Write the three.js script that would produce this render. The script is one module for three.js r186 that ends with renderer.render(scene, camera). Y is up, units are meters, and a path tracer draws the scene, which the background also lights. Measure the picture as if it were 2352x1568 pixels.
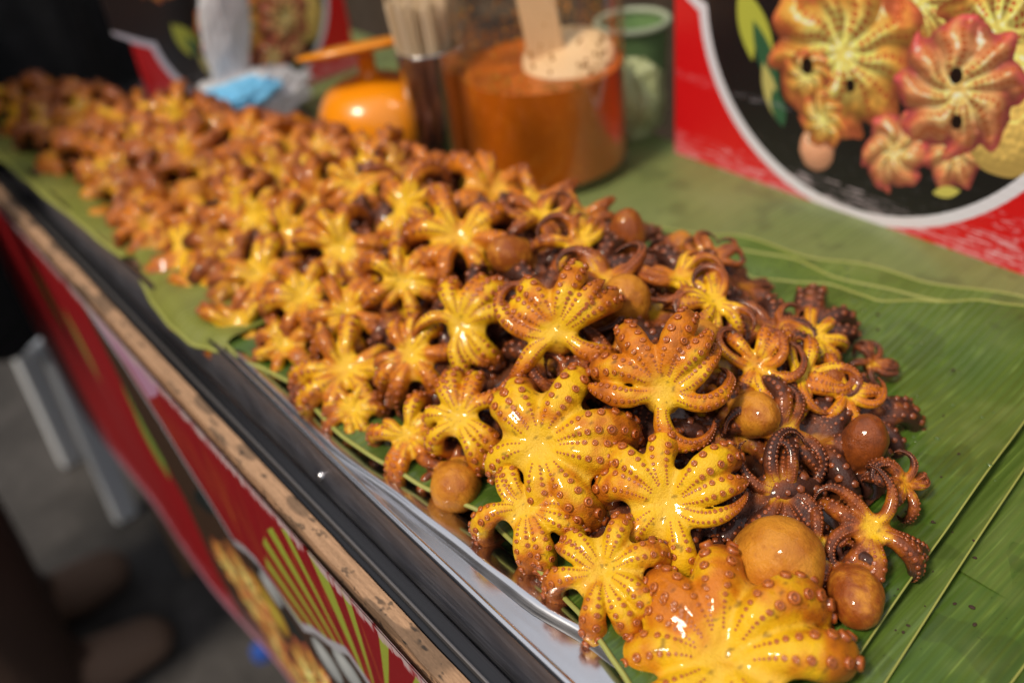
import * as THREE from 'three';
import { ImprovedNoise } from 'three/addons/math/ImprovedNoise.js';
import { mergeGeometries } from 'three/addons/utils/BufferGeometryUtils.js';
import { RoundedBoxGeometry } from 'three/addons/geometries/RoundedBoxGeometry.js';

// ---------------------------------------------------------------- camera, sky, sun, exposure
const scene = new THREE.Scene();
const renderer = new THREE.WebGLRenderer({ antialias: true });
renderer.toneMapping = THREE.LinearToneMapping;
renderer.toneMappingExposure = 2.15;
renderer.shadowMap.enabled = true;

const TOP = 0.85;                                   // height of the counter top above the street
const CAM = new THREE.Vector3(0, TOP + 0.42, 0);
const camera = new THREE.PerspectiveCamera(40.485, 1024 / 682, 0.02, 60);
{
  const ax = new THREE.Vector3(0.76253433, -0.10439218, 0.63846979);
  const ay = new THREE.Vector3(0.44486748, 0.80114634, -0.40032169);
  const az = new THREE.Vector3(-0.46971728, 0.58929348, 0.65734228);
  const m = new THREE.Matrix4().makeBasis(ax, ay, az);
  camera.quaternion.setFromRotationMatrix(m);
  camera.position.copy(CAM);
  camera.focus = 0.495;
  camera.userData.fStop = 2.8;
  camera.updateMatrixWorld();
}
{ // an even bright overcast sky, a little brighter at the zenith
  const w = 256, h = 128, d = new Float32Array(w * h * 4);
  for (let j = 0; j < h; j++) for (let i = 0; i < w; i++) {
    const el = ((j + 0.5) / h - 0.5) * Math.PI, s = Math.sin(el), k = (j * w + i) * 4;
    const L = (s > 0 ? 0.45 + 0.55 * s : 0.22) * 0.4;
    d[k] = L * 0.97; d[k + 1] = L * 1.0; d[k + 2] = L * 1.07; d[k + 3] = 1;
  }
  const sky = new THREE.DataTexture(d, w, h, THREE.RGBAFormat, THREE.FloatType);
  sky.mapping = THREE.EquirectangularReflectionMapping; sky.magFilter = THREE.LinearFilter; sky.needsUpdate = true;
  scene.background = sky; scene.environment = sky;
  scene.backgroundIntensity = 1; scene.environmentIntensity = 1;
}
const sun = new THREE.DirectionalLight(0xfff1dc, 1.5);
sun.position.set(-1.5, TOP + 2.6, -0.35); sun.target.position.set(0.35, TOP, -0.45);
sun.castShadow = true; sun.shadow.radius = 20; sun.shadow.mapSize.set(2048, 2048);
Object.assign(sun.shadow.camera, { left: -2, right: 2, top: 2, bottom: -2, near: 0.1, far: 9 });
scene.add(sun, sun.target);

// ---------------------------------------------------------------- helpers
let seed = 7;
const rnd = () => { seed = (seed * 1664525 + 1013904223) >>> 0; return seed / 4294967296; };
const rr = (a, b) => a + (b - a) * rnd();
const noise3 = new ImprovedNoise();
const nz = (x, y, z) => noise3.noise(x + 31.7, y + 17.3, z + 5.1);
const clamp = (x, a = 0, b = 1) => Math.min(b, Math.max(a, x));
const ss = (a, b, x) => { const t = clamp((x - a) / (b - a)); return t * t * (3 - 2 * t); };
const V = (x, y, z) => new THREE.Vector3(x, y, z);
const lin = (r, g, b) => new THREE.Color().setRGB(r, g, b);
const taken = {};
const numbered = (n) => { const k = taken[n] = (taken[n] ?? -1) + 1; return k ? `${n}_${String(k).padStart(3, '0')}` : n; };
function shadows(o) { o.traverse((c) => { if (c.isMesh) { c.castShadow = true; c.receiveShadow = true; } }); return o; }
function tag(o, label, category, group, kind) {
  o.userData.label = label; if (category) o.userData.category = category; if (group) o.userData.group = group; if (kind) o.userData.kind = kind;
  return o;
}
function thing(name, label, category, group) { const g = new THREE.Group(); g.name = numbered(name); scene.add(g); return tag(g, label, category, group); }
function part(name, geo, mat, parent) { const m = new THREE.Mesh(geo, mat); m.name = name; parent.add(m); m.castShadow = m.receiveShadow = true; return m; }
function structure(name, geo, mat) { const m = part(numbered(name), geo, mat, scene); m.userData.kind = 'structure'; return m; }
function solo(name, geo, mat, label, category, group) { return tag(part(numbered(name), geo, mat, scene), label, category, group); }
const phys = (o) => new THREE.MeshPhysicalMaterial(o);
const std = (o) => new THREE.MeshStandardMaterial(o);
function box(w, h, d, x, y, z, r = 0.002) { const g = new RoundedBoxGeometry(w, h, d, 2, Math.min(r, w / 2.1, h / 2.1, d / 2.1)); g.translate(x, y, z); return g; }
function texture(w, h, f, srgb = true) {
  const d = new Uint8Array(w * h * 4);
  for (let j = 0; j < h; j++) for (let i = 0; i < w; i++) { const c = f(i / w, j / h), k = (j * w + i) * 4; d[k] = clamp(c[0]) * 255; d[k + 1] = clamp(c[1]) * 255; d[k + 2] = clamp(c[2]) * 255; d[k + 3] = 255; }
  const t = new THREE.DataTexture(d, w, h); t.wrapS = t.wrapT = THREE.RepeatWrapping; t.magFilter = THREE.LinearFilter; t.minFilter = THREE.LinearFilter;
  if (srgb) t.colorSpace = THREE.SRGBColorSpace; t.needsUpdate = true; return t;
}
// tileable value noise
const tn = (() => { const T = new Float32Array(65536); let s = 99; for (let i = 0; i < 65536; i++) { s = (s * 1664525 + 1013904223) >>> 0; T[i] = s / 4294967296; }
  return (u, v, n, m = n) => { const x = u * n, y = v * m, i = Math.floor(x), j = Math.floor(y), a = x - i, b = y - j, A = a * a * (3 - 2 * a), B = b * b * (3 - 2 * b);
    const g = (p, q) => T[(((p % n) + n) % n * 131 + ((q % m) + m) % m * 977 + n * 17 + m * 7) & 65535];
    return (g(i, j) * (1 - A) + g(i + 1, j) * A) * (1 - B) + (g(i, j + 1) * (1 - A) + g(i + 1, j + 1) * A) * B; }; })();
// directions: a pixel of the photograph (2352 x 1568) as a ray, met with a real plane or surface
const F = 2126.4;
const ray = (px, py) => V(px - 1176, -(py - 784), -F).normalize().applyQuaternion(camera.quaternion);
const onY = (px, py, y) => { const d = ray(px, py); return CAM.clone().addScaledVector(d, (TOP + y - CAM.y) / d.y); };
const onX = (px, py, x) => { const d = ray(px, py); return CAM.clone().addScaledVector(d, x / d.x); };

const poly = (pts) => { const a = pts.slice().sort((p, q) => p[0] - q[0]); return (z) => { if (z <= a[0][0]) return a[0][1]; for (let i = 1; i < a.length; i++) if (z <= a[i][0]) { const t = (z - a[i - 1][0]) / (a[i][0] - a[i - 1][0]), k = t * t * (3 - 2 * t) * 0.5 + t * 0.5; return a[i - 1][1] + (a[i][1] - a[i - 1][1]) * k; } return a[a.length - 1][1]; }; };
// ---------------------------------------------------------------- the street
{
  const g = new THREE.PlaneGeometry(60, 60, 1, 1); g.rotateX(-Math.PI / 2);
  const uv = g.attributes.uv; for (let i = 0; i < uv.count; i++) uv.setXY(i, uv.getX(i) * 60, uv.getY(i) * 60);
  const map = texture(512, 512, (u, v) => { const a = tn(u, v, 8) * 0.5 + tn(u, v, 32) * 0.3 + tn(u, v, 128) * 0.2, s = tn(u, v, 5) > 0.62 ? 0.85 : 1, k = (0.17 + 0.17 * a) * s; return [k, k * 0.96, k * 0.95]; });
  const bump = texture(256, 256, (u, v) => { const a = tn(u, v, 64) * 0.6 + tn(u, v, 16) * 0.4; return [a, a, a]; }, false);
  structure('street_ground', g, std({ map, bumpMap: bump, bumpScale: 0.004, roughness: 0.85 }));
}
// ---------------------------------------------------------------- the counter
const metalDark = phys({ color: lin(0.02, 0.02, 0.024), roughness: 0.35, metalness: 0.2 });
{
  const c = thing('stall_counter', 'long wooden stall counter with a bare plank along its front edge', 'counter');
  const wood = texture(1024, 256, (u, v) => { const g = tn(u, v, 6, 64) * 0.4 + tn(u, v, 40, 128) * 0.3 + tn(u, v, 256, 128) * 0.3, d = 1 - 0.4 * ss(0.62, 0.8, tn(u, v, 60, 24) * 0.6 + tn(u, v, 200, 60) * 0.4) - 0.3 * ss(0.6, 0.75, tn(u, v, 14, 10)); return [(0.5 + 0.24 * g) * d, (0.385 + 0.2 * g) * d, (0.285 + 0.17 * g) * d]; });
  wood.repeat.set(1, 1);
  const woodM = std({ map: wood, bumpMap: wood, bumpScale: 0.0015, roughness: 0.8 });
  part('tabletop', box(0.55, 0.02, 1.7, 0.415, TOP - 0.0245, -0.51), woodM, c);
  const pg = new THREE.BoxGeometry(0.0125, 0.026, 1.66, 2, 2, 90);
  { const p = pg.attributes.position, uv = pg.attributes.uv;
    for (let i = 0; i < p.count; i++) { const z = p.getZ(i); if (p.getY(i) > 0) { p.setY(i, p.getY(i) + 0.0016 * nz(z * 40, p.getX(i) * 300, 1)); if (p.getX(i) < 0) p.setX(i, p.getX(i) + 0.0018 + 0.0015 * nz(z * 30, 3, 1)); } uv.setXY(i, z * 2, p.getX(i) * 12 + p.getY(i) * 12); }
    pg.computeVertexNormals(); }
  pg.translate(0.1235, TOP - 0.014, -0.545); part('front_plank', pg, woodM, c);
  // black strip paints the shaded gap behind the plank, paler lip its glint
  const tm = phys({ color: lin(0.018, 0.018, 0.021), roughness: 0.33, metalness: 0.3, roughnessMap: texture(256, 64, (u, v) => { const a = 0.5 + 0.5 * tn(u, v, 64, 16); return [a, a, a]; }, false) });
  const trim = part('gap_shade_strip', box(0.0165, 0.018, 1.66, 0.1386, TOP - 0.0125, -0.545, 0.002), tm, c);
  part('painted_glint_lip', box(0.002, 0.0045, 1.66, 0.1362, TOP - 0.0022, -0.545, 0.0009), phys({ color: lin(0.16, 0.15, 0.15), roughness: 0.45, metalness: 0.7 }), trim);
  for (const [x, z] of [[0.17, 0.28], [0.66, 0.28], [0.17, -1.33], [0.66, -1.33]]) part('leg', box(0.04, TOP - 0.034, 0.04, x, (TOP - 0.034) / 2, z), woodM, c);
  shadows(c);
}
// front banner: red vinyl with yellow rays above a white line, food pictures below
const cv = (w, h) => { const c = document.createElement('canvas'); c.width = w; c.height = h; return c; };
const css = (r, g, b) => `rgb(${r | 0},${g | 0},${b | 0})`;
const canvasMap = (c) => { const t = new THREE.CanvasTexture(c); t.colorSpace = THREE.SRGBColorSpace; t.magFilter = THREE.LinearFilter; return t; };
// a printed food photograph, worked out pixel by pixel: an octopus seen from below, or (arms = 0) a smooth head
function printFood(d, W, H, cx, cy, rx, ry, rot, sd, pink = 0, arms = 8) {
  const R = Math.max(rx, ry) * 1.12, co = Math.cos(rot), si = Math.sin(rot), tw = (sd * 7.3 % 1) * 1.6 - 0.8;
  const shape = (u, v) => { const rho = Math.hypot(u, v), th = Math.atan2(v, u), t2 = th + tw * rho * rho + 0.35 * nz(u * 2 + sd, v * 2, sd), a = arms ? Math.pow(0.5 + 0.5 * Math.cos(arms * t2), 0.7) : 1, e = arms ? 0.8 + 0.18 * a + 0.08 * nz(u * 4, v * 4, sd) : 0.95 + 0.05 * nz(u * 2, v * 2, sd), q = clamp(1 - (rho / e) * (rho / e)); return [rho / e, (arms ? 0.42 : 0.8) * Math.sqrt(q) + (arms ? 0.3 * a * ss(0.05, 0.5, rho) * Math.sqrt(q) : 0) + 0.03 * nz(u * 9, v * 9, sd), a, t2, rho]; };
  for (let y = Math.max(0, cy - R | 0); y < Math.min(H, cy + R); y++) for (let x = Math.max(0, cx - R | 0); x < Math.min(W, cx + R); x++) {
    const k = (y * W + x) * 4; if (d[k + 3] === 254) continue; const p = ((x - cx) * co + (y - cy) * si) / rx, q = (-(x - cx) * si + (y - cy) * co) / ry, s = shape(p, q); if (s[0] >= 1) continue;
    const e = 0.02, gx = (shape(p + e, q)[1] - s[1]) / e, gy = (shape(p, q + e)[1] - s[1]) / e, l = 1 / Math.sqrt(1 + gx * gx + gy * gy), lam = clamp((0.45 * gx + 0.55 * gy + 0.75) * l), spec = Math.pow(clamp((0.3 * gx + 0.42 * gy + 0.86) * l), 40);
    const n = nz(p * 5, q * 5, sd + 3), t = clamp(s[0] + 0.22 * n); let c = arms ? [244 - 14 * ss(0.6, 1, t), 226 - (52 - 4 * pink) * ss(0.3, 0.75, t) - 56 * ss(0.7, 1, t) - 22 * pink, 122 - 46 * ss(0.3, 0.8, t) + 24 * pink * ss(0.2, 0.7, t)] : pink ? [236, 168, 132] : [244, 204, 112];
    if (arms) { const groove = 1 - 0.3 * (1 - s[2]) * ss(0.3, 0.8, s[4]); c = c.map((m) => m * groove); const ph = ((s[3] * arms / 6.2832 % 1) + 1.5) % 1 - 0.5, row = Math.round(s[4] / 0.085), dr = (s[4] - row * 0.085) / 0.03, dt = (Math.abs(ph) - 0.2) * s[4] * 6.2832 / arms / 0.03, dd = dr * dr + dt * dt; if (row > 2 && dd < 1) c = dd > 0.4 ? [176, 74, 38] : [222, 124, 70]; }
    const m = 0.74 + 0.42 * lam; d[k] = Math.min(255, c[0] * m + 170 * spec); d[k + 1] = Math.min(255, c[1] * m + 165 * spec); d[k + 2] = Math.min(255, c[2] * m + 160 * spec);
  }
}
function printBall(x, cx, cy, rx, ry, rot, c1, c2) { x.save(); x.translate(cx, cy); x.rotate(rot); x.scale(1, ry / rx); const g = x.createRadialGradient(-rx * 0.3, -rx * 0.3, rx * 0.1, 0, 0, rx); g.addColorStop(0, c1); g.addColorStop(1, c2); x.fillStyle = g; x.beginPath(); x.arc(0, 0, rx, 0, 7); x.fill(); x.restore(); }
function printLeaf(x, cx, cy, L, w, rot, col) { x.save(); x.translate(cx, cy); x.rotate(rot); x.fillStyle = col; x.beginPath(); x.moveTo(-L, 0); x.quadraticCurveTo(0, -w, L, 0); x.quadraticCurveTo(0, w, -L, 0); x.fill(); x.restore(); }
{
  const W = 2048, H = 512, c = cv(W, H), x = c.getContext('2d'); seed = 41;     // 1.5 m by 0.36 m; left end = far end
  const U = (z) => (z + 1.36) / 1.5 * W, Vy = (y) => y / 0.39 * H;
  x.fillStyle = css(142, 6, 16); x.fillRect(0, 0, W, H);  // red made darker to carry the shade of people standing in front
  for (let i = 0; i < 420; i++) { const z = rr(-0.78, -0.34), u = U(z), t = rr(0.004, 0.07); x.fillStyle = rnd() < 0.5 ? css(176, 110, 34) : css(120, 4, 12); x.globalAlpha = rr(0.15, 0.7); x.beginPath(); x.moveTo(u, Vy(t)); x.lineTo(u + rr(1, 4), Vy(t + rr(0.03, 0.1))); x.lineTo(u - 1.5, Vy(t + 0.03)); x.fill(); } x.globalAlpha = 1;
  x.fillStyle = css(158, 170, 58); const px = U(-0.36), py = Vy(0.15); for (let i = 0; i < 13; i++) { const a = -Math.PI + 0.1 + i * 0.25 + rr(-0.04, 0.04), w = rr(0.035, 0.085); x.beginPath(); x.moveTo(px + Math.cos(a) * 40, py + Math.sin(a) * 40); x.lineTo(px + Math.cos(a - w) * 215, py + Math.sin(a - w) * 215); x.lineTo(px + Math.cos(a + w) * 215, py + Math.sin(a + w) * 215); x.fill(); }
  for (const [z, y, L, w, r] of [[-0.787, 0.066, 50, 34, 1.2], [-0.779, 0.1, 56, 40, 1.4], [-0.775, 0.147, 60, 44, 1.3], [-0.73, 0.145, 46, 30, 1.2], [-0.95, 0.12, 60, 40, 1.1], [-1.05, 0.1, 60, 40, 1.2]]) printLeaf(x, U(z), Vy(y), L, w, r, css(124, 150, 62));
  x.fillStyle = css(186, 140, 172); x.beginPath(); x.moveTo(U(-0.86), 0); x.lineTo(U(-0.64), 0); x.lineTo(U(-0.655), Vy(0.02)); x.lineTo(U(-0.7), Vy(0.05)); x.lineTo(U(-0.73), Vy(0.03)); x.fill();
  const ln = [[-0.83, 0.0], [-0.747, 0.036], [-0.7, 0.07], [-0.667, 0.102], [-0.598, 0.15], [-0.565, 0.132], [-0.54, 0.125], [-0.503, 0.135], [-0.475, 0.145], [-0.449, 0.123], [-0.42, 0.11], [-0.39, 0.089], [-0.367, 0.1], [-0.3, 0.14], [-0.2, 0.1], [0.14, 0.12]], trace = () => { x.beginPath(); ln.forEach(([z, y], i) => i ? x.lineTo(U(z), Vy(y)) : x.moveTo(U(z), Vy(y))); };
  trace(); x.lineTo(W, H); x.lineTo(U(-0.72), H); x.lineTo(U(-0.74), Vy(0.2)); x.closePath(); x.fillStyle = css(60, 40, 26); x.fill();
  x.save(); x.clip(); for (let i = 0; i < 16; i++) printLeaf(x, U(rr(-0.7, 0.1)), Vy(rr(0.12, 0.34)), rr(40, 80), rr(24, 44), rr(-1.5, 1.5), rnd() < 0.5 ? css(34, 92, 62) : css(20, 30, 30)); for (let i = 0; i < 14; i++) printBall(x, U(rr(-0.62, 0.1)), Vy(rr(0.17, 0.36)), rr(40, 90), rr(30, 50), rr(0, 3), css(204, 190, 70), css(150, 104, 30)); for (const [z, y, r] of [[-0.53, 0.15, 26], [-0.44, 0.15, 30], [-0.4, 0.12, 28]]) printBall(x, U(z), Vy(y), r, r * 0.8, 0, css(200, 204, 206), css(150, 156, 160)); x.restore();
  { const im = x.getImageData(0, 0, W, H); for (let i = 0; i < 40; i++) { const z = rr(-0.7, 0.1), y = rr(0.2, 0.38); printFood(im.data, W, H, U(z) | 0, Vy(y) | 0, rr(46, 80), rr(40, 66), rr(0, 6), i + 0.37, 0, 8); } x.putImageData(im, 0, 0); }
  trace(); x.strokeStyle = css(176, 176, 186); x.lineWidth = 11; x.lineJoin = 'round'; x.stroke();
  x.fillStyle = css(196, 140, 160); x.fillRect(0, H - 16, W, 16); for (let i = 0; i < 500; i++) { x.globalAlpha = rr(0.2, 0.8); x.fillRect(rr(0, U(-0.6)), H - rr(6, 90) * rnd(), rr(8, 60), rr(2, 6)); }
  x.fillStyle = css(200, 176, 178); for (let i = 0; i < 1500; i++) { x.globalAlpha = rr(0.3, 0.9); x.fillRect(rr(0, W), 0, rr(2, 9), rr(2, 15)); } x.globalAlpha = 1;
  const z0 = -1.36, z1 = 0.14, y1 = TOP - 0.004, hgt = 0.39, n = 120, pos = [], uv = [], idx = [];
  for (let s = 0; s < 2; s++) for (let i = 0; i <= n; i++) for (let j = 0; j <= 10; j++) {
    const u = i / n, v = j / 10, z = z0 + (z1 - z0) * u, b = 0.004 * Math.sin(z * 17) * v + 0.008 * v * nz(z * 5, v * 2, 0);
    pos.push(0.1135 - 0.003 * v + b + (s ? 0.0009 : 0), y1 - hgt * v, z); uv.push(u, 1 - v);
  }
  const row = 11, half = (n + 1) * row;
  for (let i = 0; i < n; i++) for (let j = 0; j < 10; j++) { const a = i * row + j, b = a + 1, d = a + row, e = d + 1; idx.push(a, d, b, b, d, e, half + a, half + b, half + d, half + b, half + e, half + d); }
  const g = new THREE.BufferGeometry(); g.setAttribute('position', new THREE.Float32BufferAttribute(pos, 3)); g.setAttribute('uv', new THREE.Float32BufferAttribute(uv, 2)); g.setIndex(idx); g.computeVertexNormals();
  solo('front_banner', g, phys({ map: canvasMap(c), roughness: 0.5, clearcoat: 0.15, clearcoatRoughness: 0.35 }), 'red vinyl banner with yellow rays and food pictures hanging from the counter front', 'banner');
}
// ---------------------------------------------------------------- stainless steel tray
function sweep(profile, z0, z1, n, wob) { // an open profile of [x, y] with wall thickness, swept along z
  const m = profile.length, pos = [], uv = [], idx = [];
  let len = [0]; for (let i = 1; i < m; i++) len.push(len[i - 1] + Math.hypot(profile[i][0] - profile[i - 1][0], profile[i][1] - profile[i - 1][1]));
  for (let s = 0; s < 2; s++) for (let k = 0; k <= n; k++) { const z = z0 + (z1 - z0) * k / n; for (let i = 0; i < m; i++) { const [dx, dy] = wob(z, i / (m - 1), profile[i]); pos.push(profile[i][0] + dx, TOP + profile[i][1] + dy - s * 0.0008, z); uv.push(len[i] * 10, z * 10); } }
  const half = (n + 1) * m;
  for (let k = 0; k < n; k++) for (let i = 0; i < m - 1; i++) { const a = k * m + i, b = a + 1, c = a + m, d = c + 1; idx.push(a, c, b, b, c, d, half + a, half + b, half + c, half + b, half + d, half + c); }
  const g = new THREE.BufferGeometry(); g.setAttribute('position', new THREE.Float32BufferAttribute(pos, 3)); g.setAttribute('uv', new THREE.Float32BufferAttribute(uv, 2)); g.setIndex(idx); g.computeVertexNormals(); return g;
}
{
  const brushed = texture(256, 256, (u, v) => { const a = 0.55 + 0.3 * tn(u, v, 128, 4) + 0.15 * tn(u, v, 8, 8) ; return [a, a, a]; }, false);
  const steel = phys({ color: lin(0.66, 0.65, 0.67), metalness: 1, roughness: 0.26, roughnessMap: brushed });
  const t = thing('steel_tray', 'long stainless steel tray under the leaves with a folded bright rim', 'tray');
  const wallP = [[0.1485, -0.0135], [0.1515, 0.004], [0.1548, 0.0225]], rimP = [[0.1548, 0.0226], [0.1553, 0.0243], [0.1566, 0.0254], [0.1584, 0.0254], [0.1597, 0.0243], [0.1602, 0.0226], [0.1605, 0.0205]];
  const flangeX = poly([[-1.35, -0.004], [-0.44, -0.004], [-0.365, 0.004], [-0.31, 0.008], [-0.26, 0.011], [-0.217, 0.019], [-0.15, 0.024]]);
  const flangeP = [[0.1612, 0.0196], [0.1626, 0.0207], [0.1644, 0.0228], [0.1662, 0.0236], [0.168, 0.0236], [0.173, 0.0222], [0.178, 0.0202], [0.182, 0.018]], innerP = [[0.182, 0.018], [0.184, 0.0165], [0.186, 0.014], [0.189, 0.004], [0.194, 0.001], [0.5, 0.0008]];
  const wob = (z) => [0.0013 * Math.sin(z * 9 + 1) + 0.0006 * nz(z * 14, 0.3, 2), 0.0007 * nz(z * 9, 0.5, 4)], wide = (z, s, p) => { const w = wob(z), e = flangeX(z); return [w[0] + e, w[1] - 0.001 * nz(z * 11, 5, 1) + 0.0012 * nz(z * 25, p[0] * 80, 1) * ss(0.168, 0.18, p[0])]; };
  part('outer_wall', sweep(wallP, -1.345, 0.16, 160, (z) => wob(z)), phys({ color: lin(0.55, 0.55, 0.62), metalness: 1, roughness: 0.5, roughnessMap: brushed }), t); part('rolled_rim', sweep(rimP, -1.345, 0.16, 160, (z) => wob(z)), steel, t);
  part('dark_gutter', sweep([[0.1604, 0.0204], [0.166, 0.0188]], -1.345, 0.16, 100, (z, s) => { const w = wob(z); return [w[0] + s * flangeX(z), w[1]]; }), steel, t);
  part('flange', sweep(flangeP, -1.345, 0.16, 160, wide), steel, t); part('inner_wall', sweep(innerP, -1.345, 0.16, 120, (z, s, p) => { const w = wide(z, s, [0.15, 0]), k = 1 - ss(0.2, 0.4, p[0]); return [w[0] * k, w[1] * k]; }), steel, t);
  const riv = new THREE.SphereGeometry(0.0035, 12, 8, 0, 7, 0, 1.5); riv.rotateZ(Math.PI / 2 - 0.25);
  { const p = onX(740, 1092, 0.152); riv.translate(0.1515, p.y, p.z); part('rivet', riv, steel, t); }
}
// ---------------------------------------------------------------- banana leaves
const leafMap = (g1, g2, haze, sd) => texture(1024, 1024, (u, v) => { // u across the leaf (along the veins), v along it
  const w = v + 0.004 * tn(u, v, 5), rib = 0.5 + 0.5 * Math.sin(w * Math.PI * 2 * 56), fine = tn(u, w, 2, 400), mid = tn(u + sd, w, 2, 56), blot = tn(u + sd, v + sd, 4) * 0.55 + tn(u, v, 11) * 0.3 + tn(u, v, 34, 60) * 0.15, pale = ss(0.52, 0.78, blot) * haze;
  const k = 0.9 + 0.1 * fine + 0.07 * mid + 0.05 * Math.pow(rib, 6); let c = g1.map((a, i) => (a + (g2[i] - a) * clamp(blot * 1.6 - 0.3)) * k);
  const scr = Math.pow(tn(u + sd, w, 14, 240), 7) * haze; c = c.map((a, i) => a + scr * [0.12, 0.115, 0.08][i]);
  const w3 = [0.5, 0.52, 0.36]; c = c.map((a, i) => a + (w3[i] - a) * pale * 0.3 * (0.6 + 0.4 * fine));
  const wet = ss(0.66, 0.72, tn(u + 0.3, v + sd, 9) * 0.6 + tn(u, v, 30) * 0.4); c = c.map((a) => a * (1 - 0.1 * wet));
  if (tn(u, v, 160) > 0.975) c = c.map((a) => a * 0.55);
  return c;
});
const leafBump = texture(256, 512, (u, v) => { const a = 0.3 * tn(u, v, 2, 200) + 0.5 * (0.5 + 0.5 * Math.sin(v * Math.PI * 2 * 56)) + 0.2 * tn(u, v, 12, 24); return [a, a, a]; }, false);
const leafMat = (g1, g2, haze, sd, rough = 0.38) => phys({ map: leafMap(g1, g2, haze, sd), bumpMap: leafBump, bumpScale: 0.0007, roughness: rough, clearcoat: 0.25, clearcoatRoughness: 0.3 });
const edgeMat = phys({ color: lin(0.3, 0.31, 0.07), roughness: 0.5, clearcoat: 0.2, clearcoatRoughness: 0.4 });
// a leaf lies along z; left(z) and right(z) bound it, surf(x, z, t) gives the height over the counter
function leaf(name, label, z0, z1, left, right, surf, mat, edges, n = 120, m = 26, skew = 0, cut = 0) {
  const t = thing(name, label, 'banana leaf', 'banana leaves lining the counter'), pos = [], uv = [], idx = [];
  const P = (k, i) => { const z = z0 + (z1 - z0) * k / n, a = left(z), b = right(z), s = i / m, e = surf(a + (b - a) * s, z, s); const x = a + (b - a) * s, q = k / n; return V(x, TOP + e, z + skew * (x - 0.24) * q * q); };
  for (let side = 0; side < 2; side++) for (let k = 0; k <= n; k++) for (let i = 0; i <= m; i++) { const p = P(k, i); pos.push(p.x, p.y - side * 0.0007, p.z); uv.push(p.x * 3.2, p.z * 3.2); }
  const row = m + 1, half = (n + 1) * row;
  for (let k = 0; k < n; k++) for (let i = 0; i < m; i++) { const a = k * row + i, b = a + 1, c = a + row, d = c + 1; idx.push(a, c, b, b, c, d, half + a, half + b, half + c, half + b, half + d, half + c); }
  const g = new THREE.BufferGeometry(); g.setAttribute('position', new THREE.Float32BufferAttribute(pos, 3)); g.setAttribute('uv', new THREE.Float32BufferAttribute(uv, 2)); g.setIndex(idx); g.computeVertexNormals();
  part('blade', g, mat, t);
  for (const [s, r] of edges) { const pts = []; for (let k = 0; k <= n; k += 2) { const p = P(k, s * m); p.y += r * 0.3; pts.push(p); } part('leaf_edge', new THREE.TubeGeometry(new THREE.CatmullRomCurve3(pts), n, r, 6), edgeMat, t); }
  if (cut) { const pts = []; for (let i = 0; i <= m; i++) pts.push(P(n, i)); part('cut_edge', new THREE.TubeGeometry(new THREE.CatmullRomCurve3(pts), m * 2, cut, 6), edgeMat, t); }
  return t;
}
const edgeOf = (px, y) => poly(px.map(([a, b]) => { const p = onY(a, b, y); return [p.z, p.x]; }));
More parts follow.
